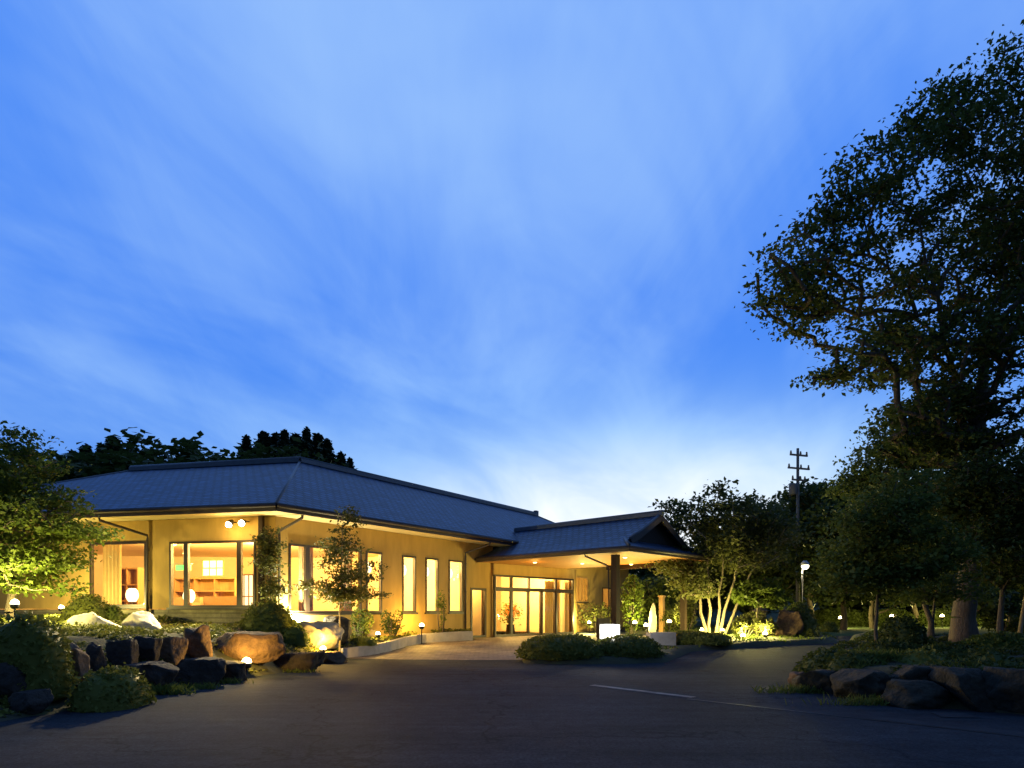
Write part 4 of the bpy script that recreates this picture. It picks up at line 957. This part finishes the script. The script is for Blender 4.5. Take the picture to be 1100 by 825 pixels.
# ------------------------------------------------------------------ canopy forecourt
GH = 'low clipped hedges before the canopy'
def hedge_at(x0, x1, yt, yb, y, dp, seed, label, group=GH, m='leaf_hedge', boxy=3.2, leaf=.06, name='hedge'):
    c = (x0 + x1) / 2; p0 = at(c, yb, y); wd = (x1 - x0) * y / F; yc = y + dp / 2; z0 = terrain(p0.x, yc) - .05; zt = EYE + (HZ - yt) * yc / F
    return bush(name, (p0.x, yc, z0), (wd, dp, zt - z0), M[m], seed, label, 'hedge', group, leaf, 420, boxy, .06)
hedge_at(556, 656, 681.5, 714, 18.3, 2.1, 31, 'long low clipped hedge left of the glowing box lantern', boxy=2.3)
hedge_at(637, 719, 682.5, 713, 18.7, 2.0, 32, 'low rounded hedge right of the glowing box lantern', boxy=2.2)
hedge_at(725, 765, 678, 702, 23.2, 1.6, 34, 'square low hedge beside the concrete block', boxy=4)
hedge_at(744, 792, 680, 703, 22.9, 1.8, 35, 'rounded low hedge at the road before the many stemmed tree')
q = at(655, 690, 21.4); o = empty('box_lantern', (q.x, q.y, terrain(q.x, q.y)), 'glowing white box lantern on a short post behind the hedges', 'lantern'); z0 = terrain(q.x, q.y)
mb = MB(); mb.box((q.x, q.y, z0 + .2), (.2, .2, .44), RR); mb.build('post', M['black'], o)
mb = MB(); mb.box((q.x, q.y, z0 + .58), (.45, .45, .45), RR); mb.build('lamp_shade', M['box_light'], o)
mb = MB(); hw = .232
for sx in (-1, 1):
    for sy in (-1, 1): k = Vector((q.x, q.y, z0 + .58)) + v3(RR, 0) * sx * hw + v3(CC, 0) * sy * hw; mb.box(k, (.022, .022, .5), RR)
for z in (.335, .825):
    for s in (-1, 1): mb.bar(Vector((q.x, q.y, z0 + z)) + v3(RR, 0) * s * hw - v3(CC, 0) * .24, Vector((q.x, q.y, z0 + z)) + v3(RR, 0) * s * hw + v3(CC, 0) * .24, .021, .021); mb.bar(Vector((q.x, q.y, z0 + z)) + v3(CC, 0) * s * hw - v3(RR, 0) * .2, Vector((q.x, q.y, z0 + z)) + v3(CC, 0) * s * hw + v3(RR, 0) * .2, .021, .021)
mb.build('frame', M['steel'], o)
lamp('lantern_bulb', (q.x, q.y, z0 + 1.1), 32, (1, .95, .85), .1, o); lamp('lantern_bulb', Vector((q.x, q.y, z0 + .82)) - Vector((0, .55, 0)), 130, (1, .95, .85), .1, o)
q = at(648, 680, 23.2); z0 = terrain(q.x, q.y); o = empty('sign_stand', (q.x, q.y, z0), 'dark slab like stand behind the glowing box lantern', 'stand')
mb = MB(); mb.box((q.x, q.y, z0 + .72), (.72, .1, .66), RR); mb.build('board', M['darkwood'], o)
for s in (-1, 1): k = Vector((q.x, q.y, z0 + .3)) + v3(RR, 0) * s * .3; mb = MB(); mb.box(k, (.07, .07, .62), RR); mb.build('leg', M['darkwood'], o)
q = at(712, 698, 23.0); mb = MB(); mb.box((q.x, q.y + .3, .42), (.95, .5, .62), (1, .12)); o = mb.build('concrete_block', M['concrete'], None, (q.x, q.y + .3, .1)); tag(o, 'low pale concrete block between the hedges, lit yellow', 'concrete block')
# tilted pale standing stone under the canopy
q = at(701, 671, 30.8); rock('standing_stone', (q.x, q.y, terrain(q.x, q.y) - .1), (.42, .34, 1.75), M['rock_p'], 41, .2, 0, 'tall pale standing stone lit white under the canopy', None, 6, .35)['category'] = 'stone'
q = at(711, 671, 33.0); mb = MB(); mb.box((q.x, q.y, 1.1), (.22, .22, 2.2), RR); mb.box((q.x, q.y, 2.24), (.3, .3, .08), RR); tag(mb.build('wooden_post', M['wood'], None, (q.x, q.y, .2)), 'reddish wooden post beside the tall pale standing stone', 'post')
GF = 'loose shrubs lit by the garden lights'
def loose(x0, x1, yt, yb, y, seed, label, m='leaf_yel', leaf=.09, n=1500, dp=None, group=GF):
    rng = np.random.default_rng(seed); c = at((x0 + x1) / 2, yb, y); a = np.array([(x1 - x0) / 2 * y / F, (dp or (x1 - x0) * .7 * y / F) / 2, (yb - yt) * y / F]); z0 = terrain(c.x, c.y)
    o = empty('shrub', (c.x, c.y, z0), label, 'shrub', group); nst = 9; mb = MB(); tips = []
    for k in range(nst):
        d = rng.normal(size=2) * .5; t = Vector((c.x + d[0] * a[0], c.y + d[1] * a[1], z0 + a[2] * rng.uniform(.6, .95))); mb.tube([Vector((c.x + d[0] * .1, c.y + d[1] * .1, z0 - .05)), Vector((c.x, c.y, z0)).lerp(t, .5) + Vector((d[0] * .1, d[1] * .1, 0)), t], [.018, .014, .006], 5)
    mb.build('stem', M['bark'], o)
    d = rng.normal(size=(n, 3)); d /= np.linalg.norm(d, axis=1)[:, None]; rr = rng.random((n, 1)) ** .45; P = np.array([c.x, c.y, z0 + a[2] * .55]) + d * rr * a * np.array([1, 1, .5]); cl_ = np.array([noise.noise(Vector(q) * 2.2) for q in P]) > -.12; P = P[cl_]
    leaf_mesh('foliage', P, leaf, M[m], o, rng=rng); return o
loose(786, 812, 664, 689, 26.4, 51, 'bright yellow shrub around the left of the two low lights')
loose(808, 838, 667, 688, 27.0, 52, 'bright yellow shrub around the right of the two low lights')
loose(792, 830, 655, 680, 28.6, 53, 'taller olive shrub behind the two low lights')
loose(664, 694, 608, 672, 31.5, 54, 'leafy shrub right of the near canopy column', 'leaf_maple', .11, 1700)
loose(676, 742, 606, 662, 36.5, 61, 'large mid green shrub in the garden beyond the canopy columns', 'leaf_mid', .15, 3600, 2.0)
loose(724, 750, 640, 678, 31.0, 55, 'leafy olive shrub right of the far canopy column', 'leaf_yel', .1, 1800)
loose(708, 730, 652, 676, 33.0, 56, 'small olive shrub behind the light by the far column', 'leaf_yel', .1)
loose(620, 662, 640, 672, 36.8, 57, 'yellow lit shrub against the wall right of the entrance', 'leaf_yel', .1, 1400)
loose(376, 402, 655, 690, 22.6, 58, 'leafy shrub under the first narrow window behind the kerb', 'leaf_mid', .07, 900)
loose(407, 436, 652, 682, 24.3, 59, 'leafy shrub between the first two narrow windows', 'leaf_mid', .07, 900)
loose(468, 480, 628, 676, 26.6, 60, 'thin upright shrub between the last narrow windows', 'leaf_mid', .07, 500)
prock(832, 866, 653, 694, M['rock_b'], 42, 'tan boulder beside the tall clipped ball bush', 'boulders right of the canopy', y=27.0, depth=1.2, sink=.3)
pbush(846, 886, 648, 692, M['leaf_hedge'], 43, 'tall clipped ball bush at the bend of the drive', group='clipped bushes right of the canopy', y=27.2, boxy=2.2, depth=1.6)
pbush(884, 905, 668, 684, M['leaf_hedge'], 44, 'small dark bush beside the tall ball bush', group='clipped bushes right of the canopy', y=33, boxy=2.2)
# stone lantern
q = at(817, 672, 29.5); z0 = terrain(q.x, q.y); o = empty('stone_lantern', (q.x, q.y, z0), 'dark stone lantern with capped roof behind the bright low shrubs', 'stone lantern')
mb = MB(); mb.lathe((q.x, q.y, z0), [(.28, 0), (.26, .12), (.11, .2), (.1, .62), (.24, .74), (.24, .8)], 8, 0, False); mb.build('base', M['rock_d'], o)
mb = MB()
for sx in (-1, 1):
    for sy in (-1, 1): mb.box((q.x + sx * .14, q.y + sy * .14, z0 + .93), (.07, .07, .26))
mb.box((q.x, q.y, z0 + .815), (.36, .36, .03)); mb.build('fire_box', M['rock_d'], o)
mb = MB(); mb.lathe((q.x, q.y, z0 + 1.06), [(.3, 0), (.38, .05), (.16, .2), (.06, .24), (.07, .32), (.01, .38)], 8, 0, False); mb.build('cap', M['rock_d'], o)
# street lamp and utility pole
q = at(862, 655, 30.5); o = empty('street_lamp', (q.x, q.y, .25), 'grey street lamp glowing behind the tall clipped ball bush', 'street lamp')
mb = MB(); mb.tube([(q.x, q.y, .1), (q.x, q.y, 3.4), (q.x + .02, q.y - .1, 3.62)], [.065, .05, .045], 10); mb.build('pole', M['steel'], o)
mb = MB(); mb.lathe((q.x + .03, q.y - .2, 3.60), [(.10, 0), (.19, .06), (.19, .12), (.08, .26)], 14); mb.build('hood', M['steel'], o)
mb = MB(); mb.sphere((q.x + .03, q.y - .22, 3.62), .17); mb.build('bulb', M['street'], o)
lamp('street_bulb', (q.x + .03, q.y - .25, 3.3), 25, (1, .85, .55), .1, o)
q = at(857, 655, 39); o = empty('utility_pole', (q.x, q.y, .25), 'tall utility pole with cross arms rising behind the trees', 'utility pole')
mb = MB(); mb.tube([(q.x, q.y, 0), (q.x, q.y, 11.35)], [.13, .08], 10); mb.build('pole', M['pole'], o)
for z, l in ((10.9, 1.3), (10.1, 1.6), (9.4, 1.0)):
    mb = MB(); mb.box((q.x, q.y - .14, z), (l, .09, .1), (.9, .3)); mb.build('cross_arm', M['pole'], o)
    for s in (-.45, 0.1, .45): mb = MB(); mb.lathe((q.x + s * l * .95, q.y - .14 + s * l * .3, z + .05), [(.05, 0), (.07, .06), (.04, .12), (.06, .16), (.02, .2)], 8); mb.build('insulator', M['pole'], o)
mb = MB(); mb.lathe((q.x - .35, q.y - .1, 8.5), [(.2, 0), (.22, .05), (.22, .62), (.15, .7)], 12); mb.build('transformer', M['pole'], o)

# ------------------------------------------------------------------ right island
GI = 'boulders edging the right island'
for k, (x0, x1, yt, yb, lb, m) in enumerate([(866, 918, 721, 745, 'low dark rock at the left tip of the right island', 'rock_s'), (912, 970, 722, 754, 'broad dark boulder right of the island tip, below the slender tree', 'rock_s'), (966, 1032, 733, 762, 'low flat dark boulder in the middle of the right island edge', 'rock_s'), (972, 1040, 716, 742, 'rear dark boulder stacked above the low flat one on the right island', 'rock_s'), (1030, 1086, 719, 765, 'tall dark boulder near the right edge of view', 'rock_s'), (1080, 1150, 720, 770, 'dark boulder cut off by the right edge of view', 'rock_s')]):
    prock(x0, x1, yt, yb, M[m], 60 + k, lb, GI, flat=.2, depth=1.0)
prock(852, 878, 722, 738, M['rock_b'], 68, 'small tan stone at the very tip of the right island', GI)
GP = 'low shrubs on the right island'
pbush(880, 968, 699, 732, M['leaf_dark'], 71, 'low dark spreading shrub at the tip of the right island', group=GP, y=12.6, leaf=.07, loose=.3, boxy=2.0, depth=2.0)
pbush(940, 1030, 688, 728, M['leaf_dark'], 72, 'dark shrub above the flat boulders on the right island', group=GP, y=13.2, leaf=.07, loose=.3, boxy=2.0, depth=2.0)
pbush(1005, 1110, 694, 728, M['leaf_dark'], 73, 'wide dark shrub below the thick trunk', group=GP, y=12.8, leaf=.07, loose=.3, boxy=2.0, depth=2.2)
pbush(966, 1012, 663, 706, M['leaf_dark'], 74, 'tall dark shrub left of the thick trunk', group=GP, y=16.5, leaf=.08, loose=.35, boxy=2.0, depth=2.0)
pbush(1060, 1160, 682, 716, M['leaf_mid'], 75, 'green shrub at the right edge of view under the trees', group=GP, y=15.0, leaf=.08, loose=.35, boxy=2.0, depth=2.2)
pbush(898, 962, 701, 735, M['leaf_dark'], 76, 'dark shrub hanging over the broad dark boulder of the right island', group=GP, y=11.9, leaf=.06, loose=.35, boxy=2.0, depth=1.1)
pbush(976, 1044, 698, 735, M['leaf_hedge'], 77, 'dark shrub hanging over the stacked boulders of the right island', group=GP, y=11.6, leaf=.06, loose=.35, boxy=2.0, depth=1.1)
pbush(1052, 1120, 699, 735, M['leaf_dark'], 78, 'dark shrub hanging over the tall boulder near the right edge', group=GP, y=11.0, leaf=.06, loose=.35, boxy=2.0, depth=1.2)
grass_tuft(890, 744, 60, 700, .18, 'dry grass fringe around the tip of the right island', 'stuff')
grass_tuft(945, 712, 26, 350, .25, 'tuft of grass at the foot of the slender tree')
grass_tuft(985, 757, 90, 700, .18, 'short grass at the foot of the island boulders', 'stuff')

# ------------------------------------------------------------------ trees
b = hit(1037, 694, 12); y = b.y = 18.5; b = at(1037, 694, 18.5); b.z = terrain(b.x, b.y)
lob = plobes([(1066, 128, 60, 72, 0, 1.9), (1008, 122, 36, 38, -.5, 1.2), (985, 185, 72, 55, 0, 2.0), (925, 200, 42, 42, -.8, 1.4), (880, 265, 50, 42, .5, 1.6), (848, 305, 44, 42, -.4, 1.5), (930, 320, 78, 62, .3, 2.2), (1045, 260, 90, 80, .8, 2.6),
              (1005, 395, 78, 62, 0, 2.3), (1085, 400, 80, 90, -.5, 2.6), (940, 380, 50, 36, -1.2, 1.6), (884, 406, 30, 9, .2, .8), (1080, 48, 24, 24, 0, 1.0), (1150, 215, 80, 130, 0, 3.0), (1020, 480, 62, 45, .5, 2.0), (868, 345, 36, 20, .2, 1.1), (975, 445, 36, 30, -.6, 1.3), (985, 475, 48, 38, .2, 1.6), (1050, 525, 60, 36, .3, 1.8), (1100, 300, 60, 90, .4, 2.2)], 18.5)
top1, top2, top3 = at(1085, 120, 18.6), at(985, 240, 18.2), at(1060, 380, 18.5)
make_tree('tall_broadleaf_tree', tuple(b), [trunk_path(b, top3, 9, .06, 1), trunk_path(at(1050, 470, 18.5), top2, 6, .1, 2), trunk_path(at(1056, 430, 18.5), top1, 7, .1, 3)], lob, 1000, 58, .095, M['leaf_big'], M['bark'], 11, .33, (.28, .07), 'tall dark broadleaf tree with thick trunk filling the right of the picture', step=.5, tip=.011, shell=.35)
b = at(940, 713, 14.2); b.z = terrain(b.x, b.y)
make_tree('slender_tree', tuple(b), [trunk_path(b, at(944, 600, 14.2), 6, .025, 4)], plobes([(950, 560, 52, 36, 0, 1.1), (915, 590, 40, 30, .3, .9), (990, 590, 46, 34, -.2, 1.0), (945, 620, 56, 24, 0, 1.0), (970, 530, 34, 26, .2, .8), (1010, 630, 40, 24, .3, .9), (900, 625, 26, 18, 0, .6)], 14.2), 260, 60, .07, M['leaf_mid'], M['bark'], 12, .05, (.22, .08), 'slender small tree with wide mid green crown on the right island', 'tree', None, .3, .006, .3)
b = at(1075, 700, 16.0); b.z = terrain(b.x, b.y)
make_tree('maple_tree', tuple(b), [trunk_path(b, at(1078, 560, 16), 6, .04, 6)], plobes([(1075, 520, 60, 40, 0, 1.3), (1120, 560, 60, 45, 0, 1.3), (1045, 570, 48, 36, .3, 1.1), (1090, 600, 55, 28, -.3, 1.2), (1030, 530, 40, 30, .4, 1.0)], 16), 280, 55, .08, M['leaf_dark'], M['bark'], 13, .09, (.24, .09), 'dark maple with thin grey trunk right of the thick trunk', 'tree', None, .3, .007, .35)
b = at(1093, 705, 19.5); b.z = terrain(b.x, b.y)
make_tree('leaning_tree', tuple(b), [trunk_path(b, at(1118, 560, 19.5), 6, .04, 7)], plobes([(1120, 520, 50, 40, 0, 1.4), (1145, 560, 50, 45, 0, 1.4)], 19.5), 120, 50, .12, M['leaf_dark'], M['bark_pale'], 14, .07, (.26, .1), 'small tree with pale leaning trunk at the right edge', 'tree', None, .3, .008, .35)
b = at(1000, 690, 21.0); b.z = terrain(b.x, b.y)
make_tree('maple_tree', tuple(b), [trunk_path(b, at(985, 540, 21), 6, .06, 51), trunk_path(b, at(1015, 530, 21.3), 6, .06, 52)], plobes([(960, 480, 40, 28, 0, 1.3), (1000, 470, 48, 34, .3, 1.5), (940, 520, 36, 30, 0, 1.2), (985, 560, 60, 36, 0, 1.6), (1030, 610, 45, 26, .2, 1.3), (950, 610, 36, 20, -.2, 1.1), (1050, 650, 30, 16, .5, 1.0)], 21), 340, 56, .10, M['leaf_mid'], M['bark'], 23, .10, (.28, .09), 'dark forked maple filling the gap between the slender tree and the thick trunk', 'tree', None, .25, .008, .4)
loose(1052, 1100, 640, 692, 21.5, 63, 'dark loose shrub right of the thick trunk', 'leaf_dark', .10, 2200, 1.4, 'loose dark shrubs under the tall tree')
loose(1090, 1150, 636, 694, 22.0, 64, 'dark loose shrub at the right edge behind the leaning trunk', 'leaf_dark', .10, 2200, 1.4, 'loose dark shrubs under the tall tree')
# left maple
b = Vector((-13.3, 17.2, 0)); b.z = terrain(b.x, b.y)
make_tree('maple_tree', tuple(b), [trunk_path(b, at(8, 560, 17.0), 6, .06, 8)], plobes([(10, 510, 55, 40, 0, 1.4), (45, 555, 55, 28, -.4, 1.2), (20, 600, 60, 30, .2, 1.4), (62, 598, 36, 26, .4, .9), (80, 572, 36, 10, -.3, .8), (-30, 560, 70, 60, 0, 1.8), (50, 628, 40, 14, .2, .9), (18, 470, 28, 14, 0, .8), (30, 535, 50, 22, .4, 1.1)], 17.0), 380, 46, .085, M['leaf_maple'], M['bark'], 15, .13, (.24, .07), 'maple at far left lit bright yellow green from below', 'tree', None, .3, .007, .35)
# thin trees before the long wall
b = at(364, 693, 19.9); b.z = terrain(b.x, b.y)
make_tree('young_tree', tuple(b), [trunk_path(b, at(368, 565, 19.9), 8, .015, 9)], plobes([(372, 560, 14, 18, 0, .5), (365, 590, 28, 14, .1, .8), (378, 612, 34, 14, -.1, .9), (362, 632, 40, 16, 0, .9), (385, 640, 34, 14, .2, .8)], 19.9), 150, 40, .065, M['leaf_yel'], M['bark_pale'], 16, .042, (.17, .05), 'thin young tree with pale lit trunk before the wide long wall window', 'tree', 'thin trees before the long wall', .2, .005, .3)
b = at(290, 690, 19.3); b.z = terrain(b.x, b.y)
make_tree('young_tree', tuple(b), [trunk_path(b, at(292, 572, 19.3), 8, .02, 10), trunk_path(b + Vector((.12, .05, 0)), at(284, 590, 19.3), 8, .02, 21)], plobes([(290, 580, 14, 14, 0, .4), (287, 605, 16, 16, .1, .5), (296, 630, 16, 14, 0, .5)], 19.3), 60, 34, .07, M['leaf_yel'], M['bark'], 17, .025, (.14, .07), 'thin bamboo like tree at the building corner behind the feathery bush', 'tree', 'thin trees before the long wall', .2, .005, .3)
# many stemmed tree right of the canopy
b = at(768, 679, 29.0); b.z = terrain(b.x, b.y); tr = []
for k, (px, py, dy) in enumerate(((742, 600, .6), (762, 590, -.5), (778, 585, .2), (796, 590, -.3), (812, 605, .8))):
    tr.append(trunk_path(b + Vector(((k - 2) * .16, (k % 2) * .2, 0)), at(px, py, 29 + dy), 6, .05, 30 + k))
make_tree('many_stemmed_tree', tuple(b), tr, plobes([(740, 560, 32, 20, .5, 1.6), (775, 545, 34, 22, -.4, 1.6), (810, 555, 34, 24, .4, 1.7), (768, 590, 40, 20, 0, 1.7), (730, 610, 26, 22, -.4, 1.3), (805, 600, 34, 24, -.3, 1.5), (725, 545, 16, 9, 0, .9), (770, 528, 12, 11, 0, .8), (832, 575, 24, 20, 0, 1.2), (750, 628, 24, 15, -.6, 1.0)], 29), 300, 34, .13, M['leaf_yel'], M['bark_pale'], 18, .085, (.34, .13), 'many stemmed tree with lit pale trunks right of the canopy', 'tree', None, .25, .01, .5)
b = at(812, 676, 27.8); b.z = terrain(b.x, b.y)
make_tree('small_maple', tuple(b), [trunk_path(b, at(815, 640, 27.8), 4, .03, 40)], plobes([(820, 632, 22, 12, 0, .9), (803, 640, 16, 9, .2, .7), (832, 645, 14, 8, 0, .6)], 27.8), 70, 40, .12, M['leaf_maple'], M['bark_pale'], 19, .05, (.22, .07), 'small bright maple lit from below above the yellow shrubs', 'tree', None, .2, .008, .3)
# background broadleaf prototypes, copied
BT = 'dark trees behind the canopy and drive'
protos = []
for k in range(3):
    rng0 = np.random.default_rng(80 + k); H = 9.0
    lob = [(rng0.normal() * 1.6, rng0.normal() * 1.6, H * f, 1.7 * s, 1.7 * s, 1.3 * s) for f, s in ((.38, 1.25), (.45, 1.2), (.5, 1.3), (.6, 1.2), (.68, 1.1), (.75, 1.0), (.86, .8), (.3, 1.1))]
    protos.append(make_tree('background_tree', (0, 0, 0), [trunk_path((0, 0, 0), (0, 0, H * .7), 6, .12, 90 + k)], lob, 260, 60, .19, M['leaf_dark'], M['bark'], 100 + k, .18, (.42, .2), None, 'tree', BT, .3, .012, .6))
spec = [(650, 598, 50, 'behind the canopy ceiling, left part'), (690, 606, 46, 'behind the tall pale standing stone'), (722, 585, 54, 'behind the far canopy column'), (760, 560, 50, 'behind the many stemmed tree'), (806, 538, 44, 'behind the small bright maple'), (842, 512, 50, 'left of the utility pole'), (872, 497, 42, 'right of the utility pole'), (905, 492, 38, 'with its top left of the slender tree'), (940, 482, 40, 'rising behind the slender tree'), (985, 505, 44, 'behind the thick trunk, left side'), (1030, 500, 40, 'behind the thick trunk, right side'), (1085, 505, 42, 'at the right edge, far back'), (1140, 500, 40, 'partly past the right edge'), (890, 590, 56, 'low and far beyond the lawn lights'), (955, 595, 58, 'low and far between the lawn lights'), (1020, 590, 58, 'low and far right of the lawn lights'), (800, 610, 60, 'low and far behind the bright shrubs'), (740, 618, 62, 'low and far right of the far column'), (680, 622, 62, 'low and far behind the wooden post')]
for k, (px, pt, y, lb) in enumerate(spec):
    o = protos[k % 3] if k < 3 else dup(protos[k % 3]); q = at(px, pt, y); s = (q.z - .2) / 9.6
    o.location = (q.x, q.y, .15); o.scale = (s * (1.0 if s > .75 else 1.7), s * (1.0 if s > .75 else 1.7), s); o.rotation_euler = (0, 0, k * 2.3); o['label'] = 'dark background tree ' + lb
# far hedge line beyond the lawn
for k, (x0, x1, lb) in enumerate(((880, 935, 'left'), (930, 990, 'middle'), (985, 1050, 'right'), (1045, 1130, 'far right'))):
    hedge_at(x0, x1, 655, 668, 43.5, 2.5, 120 + k, 'far dark hedge beyond the lawn, ' + lb + ' length', 'hedges beyond the lawn', 'leaf_dark', 3.0, .14)
# forest behind the roof
def conifer(seed):
    rng = np.random.default_rng(seed); root = empty('conifer', (0, 0, 0), None, 'conifer', 'trees on the rise behind the roof'); H = 18
    mb = MB(); mb.tube([(0, 0, -.5), (0, 0, H * .6), (0, 0, H)], [.28, .16, .03], 8); mb.build('trunk', M['bark'], root); P = []
    for k in range(520):
        f = rng.random() ** .6; z = H * (.12 + .88 * f); rmax = min(3.6, 6.2 * (1 - f) ** .92) * rng.uniform(.6, 1.08) + .03; a = rng.random() * 6.283; n = 14 + int(rmax * 9); t = rng.random(n) ** .6
        p_ = np.stack([np.cos(a) * t * rmax, np.sin(a) * t * rmax, z - .28 * t * rmax * rng.uniform(.4, 1.4) + 0 * t], 1) + rng.normal(size=(n, 3)) * np.array([.12, .12, .12]); P.append(p_)
    leaf_mesh('crown', np.vstack(P), .24, M['leaf_con'], root, rng=rng, up=.3); return root
cons = [conifer(200), conifer(201)]
cf = [(78, 486, 66), (92, 480, 70), (108, 478, 72), (122, 471, 68), (140, 476, 74), (205, 476, 76), (265, 470, 74), (283, 466, 70), (296, 468, 76), (306, 464, 70), (318, 468, 74), (329, 462, 70), (341, 468, 74), (352, 474, 70), (366, 488, 70), (60, 500, 70), (376, 494, 74), (40, 505, 66)]
for k, (px, pt, y) in enumerate(cf):
    o = cons[k % 2] if k < 2 else dup(cons[k % 2]); q = at(px, pt, y); s = (q.z) / 18; o.location = (q.x, q.y, 0); wx = s * (1.15 + .3 * math.sin(k * 2.7)); o.scale = (wx, wx, s); o.rotation_euler = (0, 0, k * 1.9)
    o['label'] = 'dark conifer behind the roof, ' + ['leftmost of the full height row', 'second from the left', 'third from the left', 'sharp tip left of the broad crown', 'shorter, just left of the broad crown', 'between the two broad crowns', 'right behind the second broad crown', 'first of the right cluster of tips', 'low tip second in the right cluster', 'third tip in the right cluster', 'low tip above the roof corner', 'tallest tip above the roof corner', 'second tip right of the roof corner', 'rounded, right of the roof corner', 'small, sloping down to the right', 'small, left behind the maple', 'last and lowest on the right', 'far left, mostly behind the maple'][k]
fb = [(172, 459, 70, 'broadest crown left of the conifers'), (148, 474, 66, 'lower crown at the left of the broad one'), (225, 461, 72, 'second broad crown in the middle'), (250, 464, 68, 'crown just left of the conifer tips'), (112, 488, 62, 'low crown at the left end'), (192, 472, 66, 'between the two broad crowns, lower'), (285, 480, 64, 'low mass under the first conifer tips'), (328, 482, 64, 'low mass under the tallest conifer tips'), (128, 484, 64, 'low mass below the sharp left tips')]
for k, (px, pt, y, lb) in enumerate(fb):
    o = dup(protos[k % 3]); q = at(px, pt, y); s = q.z / 9.7; o.location = (q.x, q.y, 0); o.scale = (s * 1.7, s * 1.7, s); o.rotation_euler = (0, 0, k * 1.3); o['label'] = 'dark round tree behind the roof, ' + lb; o['group'] = 'trees on the rise behind the roof'
